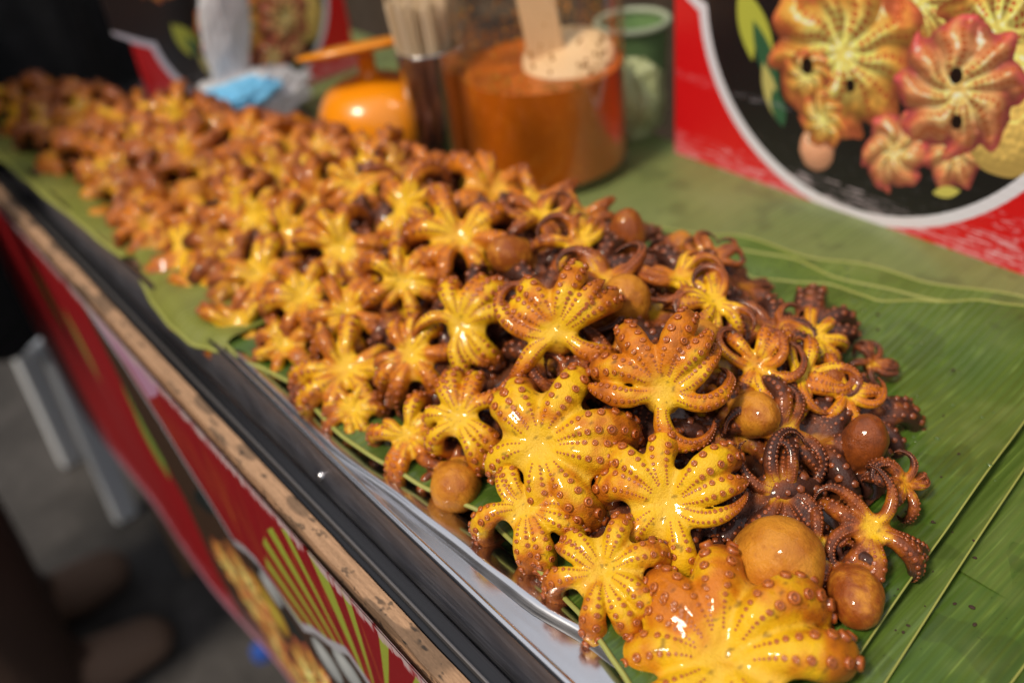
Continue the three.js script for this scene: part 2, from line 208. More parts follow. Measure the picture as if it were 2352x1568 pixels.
{
  const dull = leafMat([0.40, 0.45, 0.25], [0.46, 0.5, 0.31], 0.5, 0.3, 0.5), green = leafMat([0.29, 0.38, 0.13], [0.36, 0.43, 0.2], 1.0, 0.6, 0.34), fresh = leafMat([0.21, 0.32, 0.075], [0.33, 0.41, 0.17], 1.2, 0.1, 0.3), dry = leafMat([0.48, 0.48, 0.22], [0.42, 0.45, 0.16], 0.6, 0.8, 0.5);
  leaf('banana_leaf', 'dull green banana leaf lying flat on the counter between jar and posters', -1.33, 0.22, () => 0.47, () => 0.672, (x, z) => 0.0015 + 0.0012 * (1 + nz(x * 20, z * 9, 0)), dull, []);
  const e3 = edgeOf([[1000, 400], [1340, 482], [1480, 522], [1600, 545], [1720, 548], [1850, 597], [2010, 615], [2115, 650], [2352, 742 - 55], [2600, 740]], 0.012);
  leaf('banana_leaf', 'banana leaf with wavy yellow edge running out behind the pile, farthest of three stepped leaves', -0.9, 0.2, () => 0.4, e3, (x, z, s) => 0.0035 + 0.011 * Math.pow(ss(0.5, 1.05, s), 1.5) + 0.0015 * nz(x * 20, z * 12, 2), green, [[1, 0.0009]]);
  const e2 = edgeOf([[1200, 470], [1500, 560], [1715, 585], [1830, 606], [1910, 645], [2100, 690], [2352, 727], [2600, 770]], 0.014);
  leaf('banana_leaf', 'green banana leaf with straight yellow edge, middle one of three stepped leaves', -0.66, 0.2, () => 0.36, e2, (x, z, s) => 0.0055 + 0.013 * Math.pow(ss(0.55, 1.05, s), 1.5) + 0.0015 * nz(x * 22, z * 14, 5), green, [[1, 0.001]]);
  const e1 = edgeOf([[1500, 600], [1680, 640], [1760, 662], [1816, 664], [1950, 682], [2061, 728], [2200, 738], [2352, 745], [2600, 775]], 0.018);
  leaf('banana_leaf', 'wide green banana leaf with scratched streaks right of the octopus pile', -0.62, -0.124, () => 0.2, e1, (x, z, s) => 0.0098 + 0.015 * Math.pow(ss(0.66, 1.05, s), 1.5) + (0.005 * nz(x * 11, z * 14, 7) + 0.0016 * Math.sin(x * 55 + z * 20)) * ss(0.1, 0.5, s) * (1 - 0.5 * ss(-0.2, -0.13, z)) + 0.0075 * Math.pow(ss(-0.19, -0.118, z), 2) * ss(0.05, 0.4, s), fresh, [[1, 0.0009]], 120, 26, -0.114, 0.0006);
  leaf('banana_leaf', 'torn banana leaf strip at the lower right, lying between two other leaves', -0.19, -0.108, () => 0.19, () => 0.6, (x, z, s) => 0.0064 + 0.006 * Math.pow(ss(-0.15, -0.106, z), 2) * ss(0.1, 0.4, s) + 0.0012 * nz(x * 15, z * 30, 9), green, [], 30, 40, -0.125, 0.0006);
  leaf('banana_leaf', 'lowest banana leaf at the lower right corner with cut end', -0.16, -0.07, () => 0.18, () => 0.62, (x, z, s) => 0.005 + 0.003 * Math.pow(ss(-0.12, -0.07, z), 2) + 0.0006 * nz(x * 15, z * 30, 3), fresh, [], 30, 40, -0.03, 0.0006);
  // leaves along the tray front: their yellow edge stands up over the flange
  const fr = (px) => poly(px.map(([a, b, y]) => { const p = onY(a, b, y); return [p.z, p.x]; }));
  const f1 = fr([[560, 838, 0.02], [600, 850, 0.02], [680, 900, 0.02], [780, 1005, 0.021], [850, 1058, 0.021], [960, 1118, 0.021], [1045, 1160, 0.021], [1110, 1190, 0.02], [1180, 1262, 0.02], [1250, 1330, 0.02], [1320, 1412, 0.019], [1380, 1490, 0.02], [1420, 1545, 0.02], [1470, 1620, 0.02]]);
  const fs = (h, a = 0.0) => (x, z, s) => (h + 0.004 * nz(z * 22, 1, a)) * Math.pow(1 - ss(0.05, 0.6, s), 1.1) + 0.006 + 0.0012 * nz(x * 20, z * 20, a);
  leaf('banana_leaf', 'dark green banana leaf under the nearest octopuses, its yellow edge over the tray rim', -0.66, -0.05, f1, () => 0.33, fs(0.0185, 1), fresh, [[0, 0.0015]]);
  const f2 = fr([[290, 590, 0.02], [305, 600, 0.018], [330, 660, 0.014], [360, 720, 0.012], [400, 770, 0.012], [440, 800, 0.014], [480, 803, 0.02], [520, 815, 0.022]]);
  leaf('banana_leaf', 'pale banana leaf drooping over the tray rim halfway along the pile', -0.86, -0.6, f2, () => 0.3, (x, z, s) => 0.007 + 0.0225 * ss(-0.12, 0.1, s) * (1 - ss(0.25, 0.7, s)) + 0.003 * nz(x * 30, z * 30, 5), dry, [[0, 0.0016]], 60, 40);
  const f3 = fr([[-10, 372, 0.02], [30, 395, 0.02], [100, 455, 0.02], [170, 510, 0.02], [230, 560, 0.02], [295, 608, 0.02], [310, 622, 0.02]]);
  leaf('banana_leaf', 'olive banana leaf rolled up along the far end of the pile', -1.33, -0.8, f3, () => 0.3, fs(0.02, 6), dry, [[0, 0.0024]]);
}
// ---------------------------------------------------------------- the mound that the octopuses lie on
const xFront = 0.185;
const crestX = poly([[-1.34, 0.22], [-1.1, 0.25], [-0.98, 0.295], [-0.8, 0.33], [-0.5, 0.345], [-0.3, 0.345], [-0.1, 0.31]]);
const backX = poly([[-1.34, 0.27], [-1.08, 0.3], [-1.0, 0.335], [-0.8, 0.4], [-0.6, 0.43], [-0.5, 0.46], [-0.42, 0.505], [-0.3, 0.52], [-0.2, 0.47], [-0.13, 0.42]]);
const crestH = poly([[-1.36, 0.0], [-1.28, 0.026], [-1.1, 0.046], [-0.9, 0.052], [-0.7, 0.064], [-0.6, 0.072], [-0.45, 0.082], [-0.33, 0.075], [-0.22, 0.04], [-0.15, 0.012], [-0.1, 0]]);
function moundH(x, z) {
  const c = crestX(z), b = backX(z), H = crestH(z);
  const t = x < c ? (x - xFront) / (c - xFront) : (b - x) / (b - c);
  if (t <= 0) return 0.004;
  return 0.004 + H * (1 - Math.pow(1 - Math.min(t, 1), x < c ? 1.9 : 1.9));
}
const moundN = (x, z) => { const e = 0.012; return V(moundH(x - e, z) - moundH(x + e, z), 2 * e, moundH(x, z - e) - moundH(x, z + e)).normalize(); };
function onMound(px, py, off) { const d = ray(px, py); for (let t = 0.3; t < 2.4; t += 0.001) { const x = d.x * t, y = CAM.y + d.y * t - TOP, z = d.z * t; if (y < moundH(x, z) + off) return V(x, TOP + y, z); } return null; }
{ // lumpy filler inside the heap, coloured dark so its gaps look shaded
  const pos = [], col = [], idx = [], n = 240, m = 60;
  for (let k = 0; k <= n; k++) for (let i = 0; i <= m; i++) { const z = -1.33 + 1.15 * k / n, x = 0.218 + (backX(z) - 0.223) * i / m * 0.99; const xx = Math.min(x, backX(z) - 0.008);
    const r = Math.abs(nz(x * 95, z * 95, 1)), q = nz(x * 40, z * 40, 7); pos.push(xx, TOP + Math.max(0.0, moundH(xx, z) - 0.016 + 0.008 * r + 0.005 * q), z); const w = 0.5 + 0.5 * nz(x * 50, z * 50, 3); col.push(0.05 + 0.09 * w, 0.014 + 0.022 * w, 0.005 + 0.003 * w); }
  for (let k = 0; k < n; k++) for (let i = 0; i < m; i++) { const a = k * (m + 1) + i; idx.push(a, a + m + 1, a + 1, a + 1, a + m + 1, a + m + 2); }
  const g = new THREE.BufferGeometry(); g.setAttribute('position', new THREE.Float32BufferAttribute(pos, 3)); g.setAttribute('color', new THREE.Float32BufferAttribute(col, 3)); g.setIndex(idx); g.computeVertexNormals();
  tag(part('gap_shade_core', g, phys({ vertexColors: true, roughness: 0.4, clearcoat: 0.5, clearcoatRoughness: 0.25 }), scene), 'lumpy filler deep inside the heap, coloured dark brown to put shade in the gaps', 'octopus', null, 'stuff');
}
// ---------------------------------------------------------------- grilled octopuses
// arms are chains of tapered capsules blended in a distance field, meshed by surface nets
const skinBump = texture(512, 512, (u, v) => { const a = 0.35 * tn(u, v, 20) + 0.3 * tn(u, v, 56) + 0.35 * tn(u, v, 140); return [a, a, a]; }, false);
const skin = phys({ vertexColors: true, roughness: 0.48, specularIntensity: 0.5, clearcoat: 0.4, clearcoatRoughness: 0.04, bumpMap: skinBump, bumpScale: 0.0007 });
const suckerSkin = phys({ vertexColors: true, roughness: 0.35, clearcoat: 0.6, clearcoatRoughness: 0.15 });
const NA = 30;
function armPath(ang, reach, back, side, elev, R, pw) {
  const a = ang * Math.PI / 180, e = elev * Math.PI / 180, B = back * Math.PI / 180, S = side * Math.PI / 180;
  let t = V(Math.cos(a) * Math.cos(e), Math.sin(a) * Math.cos(e), Math.sin(e)), n = V(-Math.cos(a) * Math.sin(e), -Math.sin(a) * Math.sin(e), Math.cos(e)), p = V(Math.cos(a), Math.sin(a), 0).multiplyScalar(0.05);
  const out = [], q = new THREE.Quaternion(); let far = 0; const ph = rr(0, 6), wig = rr(0.02, 0.07);
  for (let i = 0; i <= NA; i++) {
    const u = i / NA, b = n.clone().cross(t);
    out.push({ p: p.clone(), t: t.clone(), n: n.clone(), b, u }); far = Math.max(far, Math.hypot(p.x, p.y));
    const v = (i + 1) / NA, f = Math.pow(v, pw) - Math.pow(u, pw);
    q.setFromAxisAngle(b, B * f); t.applyQuaternion(q); n.applyQuaternion(q);            // towards -n
    q.setFromAxisAngle(n, S * (Math.pow(v, 1.5) - Math.pow(u, 1.5)) + wig * Math.sin(u * 9 + ph)); t.applyQuaternion(q);
    p.addScaledVector(t, 1 / NA);
  }
  const k = reach * R * 0.92 / far; for (const o of out) o.p.multiplyScalar(k); out.L = k; return out;
}
function buildOctopus(o) {
  const R = o.R, fat = o.fat ?? 1, arms = o.arms.map((s) => { const bk = s[2] ?? 130, cu = bk > 85 && !s[5], A = armPath(s[0], s[1], cu ? 130 + bk * 1.25 : bk, cu ? (s[3] ?? 0) * 1.4 : s[3] ?? 0, (s[4] ?? 14) + (cu ? 14 : 0), R, s[5] ?? (cu ? 1.2 : 1.75));
    const thin = Math.abs(s[3] ?? 0) > 100 && bk < 115, av = rr(0.88, 1.1) * (thin ? 0.74 : 1); for (const q of A) { const u = q.u; const sd = u * A.L / R + 0.05, w = 0.215 * fat * av; q.sd = sd; q.r = R * ((w * (1 - Math.exp(-Math.pow(sd * 0.44 / w, 1.7)))) * (1 - Math.pow(u, thin ? 1.1 : 2.2)) + 0.016 + 0.02 * (1 - u)); } return A; });
  const h = R / o.res, lo = V(1e9, 1e9, 1e9), hi = V(-1e9, -1e9, -1e9);
  for (const A of arms) for (const q of A) { lo.min(q.p.clone().subScalar(q.r)); hi.max(q.p.clone().addScalar(q.r)); }
  const balls = [{ c: V(0, 0, -0.2 * R), s: V(0.25, 0.25, 0.22).multiplyScalar(R) }];
  if (o.head) { const [hx, hy, hz, rw, rl] = o.head; const d = V(hx, hy, hz).normalize(); balls.push({ c: d.clone().multiplyScalar((0.22 + rl) * R), s: V(rw, rw, rl).multiplyScalar(R), q: new THREE.Quaternion().setFromUnitVectors(d, V(0, 0, 1)), big: 1 }); }
  for (const b of balls) { const m = Math.max(b.s.x, b.s.y, b.s.z); lo.min(b.c.clone().subScalar(m)); hi.max(b.c.clone().addScalar(m)); }
  lo.subScalar(h * 3); hi.addScalar(h * 3);
  const nx = Math.ceil((hi.x - lo.x) / h) + 1, ny = Math.ceil((hi.y - lo.y) / h) + 1, nzz = Math.ceil((hi.z - lo.z) / h) + 1, N = nx * ny * nzz, BIG = R * 0.3;
  const off0 = o.seed ?? 0, D = new Float32Array(N).fill(BIG), T = new Float32Array(N).fill(BIG);
  let bb;
  const reset = () => { bb = [nx, ny, nzz, -1, -1, -1]; };
  const cap = (a, b, ra, rb, mar) => { // tapered capsule into T
    const m = Math.max(ra, rb) + mar, i0 = Math.max(0, Math.floor((Math.min(a.x, b.x) - m - lo.x) / h)), i1 = Math.min(nx - 1, Math.ceil((Math.max(a.x, b.x) + m - lo.x) / h)), j0 = Math.max(0, Math.floor((Math.min(a.y, b.y) - m - lo.y) / h)), j1 = Math.min(ny - 1, Math.ceil((Math.max(a.y, b.y) + m - lo.y) / h)), k0 = Math.max(0, Math.floor((Math.min(a.z, b.z) - m - lo.z) / h)), k1 = Math.min(nzz - 1, Math.ceil((Math.max(a.z, b.z) + m - lo.z) / h));
    const vx = b.x - a.x, vy = b.y - a.y, vz = b.z - a.z, vv = 1 / Math.max(1e-12, vx * vx + vy * vy + vz * vz);
    for (let k = k0; k <= k1; k++) for (let j = j0; j <= j1; j++) { let c = (k * ny + j) * nx + i0; const y = lo.y + j * h - a.y, z = lo.z + k * h - a.z; for (let i = i0; i <= i1; i++, c++) { const x = lo.x + i * h - a.x; let t = (x * vx + y * vy + z * vz) * vv; t = t < 0 ? 0 : t > 1 ? 1 : t; const ex = x - t * vx, ey = y - t * vy, ez = z - t * vz, d = Math.sqrt(ex * ex + ey * ey + ez * ez) - ra - (rb - ra) * t; if (d < T[c]) T[c] = d; } }
    bb[0] = Math.min(bb[0], i0); bb[1] = Math.min(bb[1], j0); bb[2] = Math.min(bb[2], k0); bb[3] = Math.max(bb[3], i1); bb[4] = Math.max(bb[4], j1); bb[5] = Math.max(bb[5], k1);
  };
  const fold = (kk) => { for (let k = bb[2]; k <= bb[5]; k++) for (let j = bb[1]; j <= bb[4]; j++) { let c = (k * ny + j) * nx + bb[0]; for (let i = bb[0]; i <= bb[3]; i++, c++) { const t = T[c]; if (t < BIG) { const d = D[c], g = Math.max(kk - Math.abs(d - t), 0) / kk; D[c] = Math.min(d, t) - g * g * kk * 0.25; T[c] = BIG; } } } };
  const kA = 0.05 * R, mar = 0.14 * R;
  for (const A of arms) { reset(); for (let i = 0; i < NA; i++) cap(A[i].p, A[i + 1].p, A[i].r, A[i + 1].r, mar); fold(kA); }
  // web between neighbouring arms
  reset();
  for (let i = 0; i < 8; i++) { const A = arms[i], B = arms[(i + 1) % 8], w = o.web ? o.web[i] * 0.55 : rr(0.16, 0.25); for (let s = 1; s <= NA * w; s++) { const a = A[s], b = B[s], off = -0.12 * (a.r + b.r) * 0.5, pa = a.p.clone().addScaledVector(a.n, off), pb = b.p.clone().addScaledVector(b.n, off); if (pa.distanceTo(pb) > 0.85 * R) break; const rr0 = 0.06 * R; const mid = pa.clone().add(pb).multiplyScalar(0.5).addScaledVector(a.n, -0.03 * R * (s / NA) * 3); cap(pa, mid, rr0, rr0 * 0.8, mar); cap(mid, pb, rr0 * 0.8, rr0, mar); } }
  fold(0.1 * R);
  for (const b of balls) { reset(); bb = [0, 0, 0, nx - 1, ny - 1, nzz - 1]; const p = V(), mn = Math.min(b.s.x, b.s.z); for (let k = 0, c = 0; k < nzz; k++) for (let j = 0; j < ny; j++) for (let i = 0; i < nx; i++, c++) { p.set(lo.x + i * h - b.c.x, lo.y + j * h - b.c.y, lo.z + k * h - b.c.z); if (b.q) p.applyQuaternion(b.q); const d = (Math.sqrt(p.x * p.x / (b.s.x * b.s.x) + p.y * p.y / (b.s.y * b.s.y) + p.z * p.z / (b.s.z * b.s.z)) - 1) * mn + (b.big ? R * 0.035 * nz(p.x / R * 2.2 + off0, p.y / R * 2.2, p.z / R * 2.2) : 0); if (d < BIG) T[c] = d; } fold(0.12 * R); }
  const f1 = 0.22 / R * 30, off = o.seed ?? 0; // slight unevenness
  for (let k = 0, c = 0; k < nzz; k++) for (let j = 0; j < ny; j++) for (let i = 0; i < nx; i++, c++) if (Math.abs(D[c]) < 2.2 * h) D[c] += R * 0.011 * nz((lo.x + i * h) * f1, (lo.y + j * h) * f1, (lo.z + k * h) * f1 + off);
  const at = (x, y, z) => { const a = clamp((x - lo.x) / h, 0, nx - 1.001), b = clamp((y - lo.y) / h, 0, ny - 1.001), e = clamp((z - lo.z) / h, 0, nzz - 1.001), i = a | 0, j = b | 0, k = e | 0, u = a - i, v = b - j, w = e - k, c = (k * ny + j) * nx + i, sy = nx, sz = nx * ny;
    return ((D[c] * (1 - u) + D[c + 1] * u) * (1 - v) + (D[c + sy] * (1 - u) + D[c + sy + 1] * u) * v) * (1 - w) + ((D[c + sz] * (1 - u) + D[c + sz + 1] * u) * (1 - v) + (D[c + sz + sy] * (1 - u) + D[c + sz + sy + 1] * u) * v) * w; };
  const grad = (p) => V(at(p.x + h, p.y, p.z) - at(p.x - h, p.y, p.z), at(p.x, p.y + h, p.z) - at(p.x, p.y - h, p.z), at(p.x, p.y, p.z + h) - at(p.x, p.y, p.z - h)).normalize();
  // surface nets
  const vid = new Int32Array(N).fill(-1), pos = [], idx = [], sx = 1, sy = nx, sz = nx * ny, cs = [0, sx, sy, sx + sy, sz, sz + sx, sz + sy, sz + sx + sy], ed = [[0, 1], [2, 3], [4, 5], [6, 7], [0, 2], [1, 3], [4, 6], [5, 7], [0, 4], [1, 5], [2, 6], [3, 7]];
  for (let k = 0; k < nzz - 1; k++) for (let j = 0; j < ny - 1; j++) for (let i = 0; i < nx - 1; i++) {
    const c = (k * ny + j) * nx + i; let m = 0; for (let e = 0; e < 8; e++) if (D[c + cs[e]] < 0) m |= 1 << e; if (m === 0 || m === 255) continue;
    let x = 0, y = 0, z = 0, q = 0; for (const [a, b] of ed) { const da = D[c + cs[a]], db = D[c + cs[b]]; if ((da < 0) === (db < 0)) continue; const t = da / (da - db); x += (a & 1) + t * ((b & 1) - (a & 1)); y += (a >> 1 & 1) + t * ((b >> 1 & 1) - (a >> 1 & 1)); z += (a >> 2) + t * ((b >> 2) - (a >> 2)); q++; }
    vid[c] = pos.length / 3; pos.push(lo.x + (i + x / q) * h, lo.y + (j + y / q) * h, lo.z + (k + z / q) * h);
  }
  const quad = (a, b, c, d, flip) => { if (flip) idx.push(a, c, b, a, d, c); else idx.push(a, b, c, a, c, d); };
  for (let k = 1; k < nzz - 1; k++) for (let j = 1; j < ny - 1; j++) for (let i = 1; i < nx - 1; i++) { const c = (k * ny + j) * nx + i, s = D[c] < 0;
    if (s !== D[c + sx] < 0) quad(vid[c - sy - sz], vid[c - sz], vid[c], vid[c - sy], !s);
    if (s !== D[c + sy] < 0) quad(vid[c - sx - sz], vid[c - sx], vid[c], vid[c - sz], !s);
    if (s !== D[c + sz] < 0) quad(vid[c - sx - sy], vid[c - sy], vid[c], vid[c - sx], !s); }
  // colour: yellow with marinade at the mouth, orange arms, charred tips and back
  const nv = pos.length / 3, nor = new Float32Array(nv * 3), col = new Float32Array(nv * 3), charShade = o.charShade ?? 0, hue = o.hue ?? 0, all = arms.flat(), p = V(), g = V();
  const Y = [0.76, 0.44, 0.008], O = [0.60, 0.175, 0.006], Br = [0.26, 0.058, 0.008], Dk = [0.055, 0.017, 0.010], Pale = [0.74, 0.45, 0.05], mix = (a, b, t) => [a[0] + (b[0] - a[0]) * t, a[1] + (b[1] - a[1]) * t, a[2] + (b[2] - a[2]) * t];
  const fq = 1.6 / R, shade = (u, back, big, x, y, z) => {
    const n1 = nz(x * fq * 1.3 + off, y * fq * 1.3, z * fq * 1.3), n2 = nz(x * fq * 4, y * fq * 4 + off, z * fq * 4), n3 = nz(x * fq * 13, y * fq * 13, z * fq * 13 + off);
    const c0 = charShade + 0.2 * n1 + 0.2 * n2 + 0.1 * n3; let c = mix(Y, O, clamp(ss(0.14, 0.6, u + hue + 0.55 * n1 + 0.3 * n2)));
    if (big) { c = mix([0.60, 0.24, 0.02], [0.40, 0.12, 0.012], clamp(0.4 + n1 + 0.5 * n2 + charShade)); c = mix(c, Br, ss(0.35, 0.85, c0 + 0.3)); c = mix(c, Dk, ss(0.7, 1.3, c0 + 0.25)); return n3 > 0.42 ? mix(c, Br, 0.35) : c; }
    c = mix(c, Br, ss(0.39, 0.84, u * 0.92 + c0 * 1.15 + back * 0.42)); return mix(c, Dk, ss(0.68, 1.04, u * 0.8 + c0 * 1.2 + back * 0.36));
  };
  for (let v = 0; v < nv; v++) {
    p.set(pos[v * 3], pos[v * 3 + 1], pos[v * 3 + 2]); g.copy(grad(p)); nor[v * 3] = g.x; nor[v * 3 + 1] = g.y; nor[v * 3 + 2] = g.z;
    let bd = 1e9, bq = null; for (const q of all) { const d = q.p.distanceTo(p) - q.r; if (d < bd) { bd = d; bq = q; } }
    let big = 0; for (const b of balls) if (b.big) { const e = p.clone().sub(b.c); if (b.q) e.applyQuaternion(b.q); if (Math.hypot(e.x / b.s.x, e.y / b.s.y, e.z / b.s.z) < 1.12 && e.length() > 0) big = 1; }
    const back = clamp(-bq.n.dot(g) * 1.2 + 0.1), uc = clamp(bq.sd / 1.5, 0, 1.1); let c = shade(uc, back, big, p.x, p.y, p.z);
    if (!big) { const groove = ss(0.004, 0.05, bd / R) * (1 - ss(0.45, 0.75, uc)) * (1 - back) * clamp(1 - charShade * 2); c = mix(c, Pale, groove * 0.5);
      const fleck = nz(p.x * 30 / R * 0.5, p.y * 30 / R * 0.5, p.z * 30 / R * 0.5 + off); if (fleck > 0.52) c = mix(c, Dk, 0.6); }
    col[v * 3] = c[0]; col[v * 3 + 1] = c[1]; col[v * 3 + 2] = c[2];
  }
  const body = new THREE.BufferGeometry(); body.setAttribute('position', new THREE.Float32BufferAttribute(pos, 3)); body.setAttribute('normal', new THREE.BufferAttribute(nor, 3)); body.setAttribute('color', new THREE.BufferAttribute(col, 3)); body.setIndex(idx); { const w = new Float32Array(nv * 2); for (let v = 0; v < nv; v++) { w[v * 2] = (pos[v * 3] + 0.4 * pos[v * 3 + 2]) * 22; w[v * 2 + 1] = (pos[v * 3 + 1] + 0.5 * pos[v * 3 + 2]) * 22; } body.setAttribute('uv', new THREE.BufferAttribute(w, 2)); }
  // suckers in two rows down every arm
  const prof = o.res >= 28 ? [[1.0, -0.4], [1.1, 0.3], [0.86, 0.72], [0.6, 0.48], [0.38, 0.44], [0.24, 0.58], [0.0, 0.55]] : o.res >= 18 ? [[1.1, -0.2], [0.95, 0.65], [0.45, 0.35], [0, 0.5]] : [[1.1, -0.2], [0.85, 0.7], [0, 0.5]];
  const tint = o.res >= 28 ? [0.6, 0.85, 1.4, 0.6, 0.62, 1.3, 1.25] : o.res >= 18 ? [0.6, 1.15, 0.8, 1.05] : [0.7, 1, 1], seg = o.res >= 28 ? 10 : o.res >= 18 ? 6 : 5, sp = [], sn = [], sc = [], si = [];  // tint paints a shadow line at the base, a darker cup, paler rim
  for (const A of arms) { let s = 0.15 * R, row = 0; while (s < A.L * 0.94 && s < R * (o.res >= 18 ? 2.1 : 1.4) && !o.head) { const u = s / A.L, f = u * NA, i = Math.min(NA - 1, f | 0), t = f - i, a = A[i], b = A[i + 1], r = a.r + (b.r - a.r) * t; const rs = Math.max(0.012 * R, (0.265 + 0.08 * nz(u * 9, a.p.x * 50, off)) * r * (o.res >= 18 ? 1 : 1.3) * (0.42 + 0.58 * ss(0.1, 0.7, s / R)));
    const P = a.p.clone().lerp(b.p, t), n = a.n.clone().lerp(b.n, t).normalize(), bt = a.b.clone().lerp(b.b, t).normalize(), ph = (0.52 + 0.1 * ss(0.3, 0.9, u) + 0.08 * nz(u * 13, 3, off)) * (row ? 1 : -1);
    const d = n.multiplyScalar(Math.cos(ph)).addScaledVector(bt, Math.sin(ph)); P.addScaledVector(d, r); for (let e = 0; e < 3; e++) P.addScaledVector(grad(P), -at(P.x, P.y, P.z));
    const N = grad(P); if (N.dot(d) > 0.15) { const X = N.clone().cross(bt.lengthSq() ? a.t : V(1, 0, 0)).normalize(), Yv = N.clone().cross(X), base = sp.length / 3; const c0 = clamp(charShade + clamp(s / R / 1.5, 0, 1.1) * 0.95 + 0.15 * nz(P.x * fq * 3, P.y * fq * 3, P.z * fq * 3)); const c = mix(mix([0.46, 0.125, 0.016], [0.34, 0.075, 0.012], ss(0.1, 0.7, c0)), [0.085, 0.025, 0.013], ss(0.7, 1.35, c0)); const sq = rr(0.86, 1.0);
      prof.forEach(([pr, ph2], k) => { for (let e = 0; e < seg; e++) { const an = e / seg * Math.PI * 2, cx = Math.cos(an), cy = Math.sin(an) * sq, nxt = prof[Math.min(k + 1, prof.length - 1)], prv = prof[Math.max(k - 1, 0)], tz = nxt[1] - prv[1], tr = nxt[0] - prv[0]; const q = P.clone().addScaledVector(X, cx * pr * rs).addScaledVector(Yv, cy * pr * rs).addScaledVector(N, ph2 * rs); sp.push(q.x, q.y, q.z); const nn = N.clone().multiplyScalar(-tr).addScaledVector(X, cx * tz).addScaledVector(Yv, cy * tz); if (nn.lengthSq() < 1e-9) nn.copy(N); nn.normalize(); sn.push(nn.x, nn.y, nn.z); sc.push(c[0] * tint[k], c[1] * tint[k] * (0.9 + 0.1 * tint[k]), c[2] * tint[k]); } });
      for (let k = 0; k < prof.length - 1; k++) for (let e = 0; e < seg; e++) { const a0 = base + k * seg + e, b0 = base + k * seg + (e + 1) % seg; si.push(a0, b0, a0 + seg, b0, b0 + seg, a0 + seg); } }
    s += rs * rr(1.22, 1.5) * (o.res >= 18 ? 1 : 1.35); row ^= 1; } }
  const suck = new THREE.BufferGeometry(); suck.setAttribute('position', new THREE.Float32BufferAttribute(sp, 3)); suck.setAttribute('normal', new THREE.Float32BufferAttribute(sn, 3)); suck.setAttribute('color', new THREE.Float32BufferAttribute(sc, 3)); suck.setIndex(si);
  return { body, suck };
}
let triangles = 0;
function octopusThing(geos, label, group) {
  const g = thing('grilled_octopus', label, 'octopus', group ?? 'grilled octopuses in the heap');
  part('body', geos.body, skin, g); const s = part('suckers', geos.suck, suckerSkin, g); s.userData.kind = 'stuff';
  triangles += (geos.body.index.count + geos.suck.index.count) / 3; return g;
}
const evenArms = (n0, back = 130, v = 1, j = 8) => Array.from({ length: 8 }, (_, i) => [n0 + i * 45 + rr(-j, j) * 1.5, v * rr(0.8, 1.08), rnd() < 0.12 ? rr(30, 80) : back + rr(-30, 40), rr(-60, 60), rr(6, 24)]);
const camAxes = { x: V(1, 0, 0).applyQuaternion(camera.quaternion), y: V(0, 1, 0).applyQuaternion(camera.quaternion) };
const spots = [];
function orient(g, N, up) { const Yv = up.clone().addScaledVector(N, -up.dot(N)).normalize(), X = Yv.clone().cross(N).normalize(); g.quaternion.setFromRotationMatrix(new THREE.Matrix4().makeBasis(X, Yv, N)); }
// an octopus that the photograph shows singly; c: where its mouth is seen, R: reach, tilt: turn of its face to the right and up
function hero(o) {
  const P = onMound(o.c[0], o.c[1], o.off ?? 0.016), dist = P.distanceTo(CAM), R = o.R * dist / F; seed = (o.c[0] * 7919 + o.c[1] * 104729) >>> 0;
  const toCam = CAM.clone().sub(P).normalize(), N = toCam.clone().multiplyScalar(0.68).addScaledVector(moundN(P.x, P.z), 0.32).addScaledVector(camAxes.x, o.tilt?.[0] ?? 0).addScaledVector(camAxes.y, o.tilt?.[1] ?? 0).normalize(); const low = o.flip ? 0 : 1 - ss(0.215, 0.25, P.x); N.addScaledVector(V(-0.15, 1, 0), 0.55 * low).normalize(); P.y += 0.007 * low; if (o.flip) N.negate();
  const geos = buildOctopus({ ...o, R, arms: o.arms ?? evenArms(o.rot ?? rr(0, 45), o.back ?? 130, 1), res: o.res ?? 31, seed: rr(0, 50) });
  const g = octopusThing(geos, o.label, o.group); g.position.copy(P); orient(g, N, camAxes.y); if (o.flip) { const hd = V(o.head[0], o.head[1], o.head[2]).normalize().multiplyScalar(-(0.22 + o.head[4]) * R * 0.8).applyQuaternion(g.quaternion); g.position.add(hd); } spots.push([P, R, o.flip ? 0.55 : 0.8]); globalThis.dbg?.push([o.c, P.clone().sub(CAM).dot(V(0, 0, -1).applyQuaternion(camera.quaternion)).toFixed(3), P.x.toFixed(3), (P.y - TOP).toFixed(3), P.z.toFixed(3), R.toFixed(3)].join(' ')); return g;
}
// nearest octopuses, arm by arm: [direction, reach, bend back, bend sideways, rise]
hero({ c: [1660, 1540], R: 258, off: 0.012, tilt: [-0.02, 0.12], hue: 0.0, fat: 1.0, label: 'large yellow octopus nearest of all at the bottom edge of the picture',
  arms: [[102, 1.0, 190, -40, 20], [123, 1.02, 120, 10, 16], [150, 0.85, 120, 20, 10], [176, 0.8, 120, 0, 8], [225, 0.8, 120], [300, 0.8, 120], [12, 1.0, 150, 40, 12], [54, 1.0, 150, -25, 22]], web: [0.5, 0.55, 0.5, 0.45, 0.4, 0.4, 0.6, 0.62] });
hero({ c: [1534, 1158], R: 192, off: 0.018, hue: -0.08, fat: 1.0, label: 'yellow star-shaped octopus with wide spread arms beside the big round orange head',
  arms: [[13, 1.06, 70, 14, 14], [42, 1.0, 95, 20, 20], [102, 0.86, 110, -10, 14], [129, 0.96, 100, 0, 14], [162, 0.82, 120, 20, 10], [214, 0.74, 130, 30, 8], [293, 0.8, 120, 20, 10], [333, 1.0, 60, 110, 10]], web: [0.3, 0.34, 0.5, 0.42, 0.4, 0.38, 0.4, 0.4] });
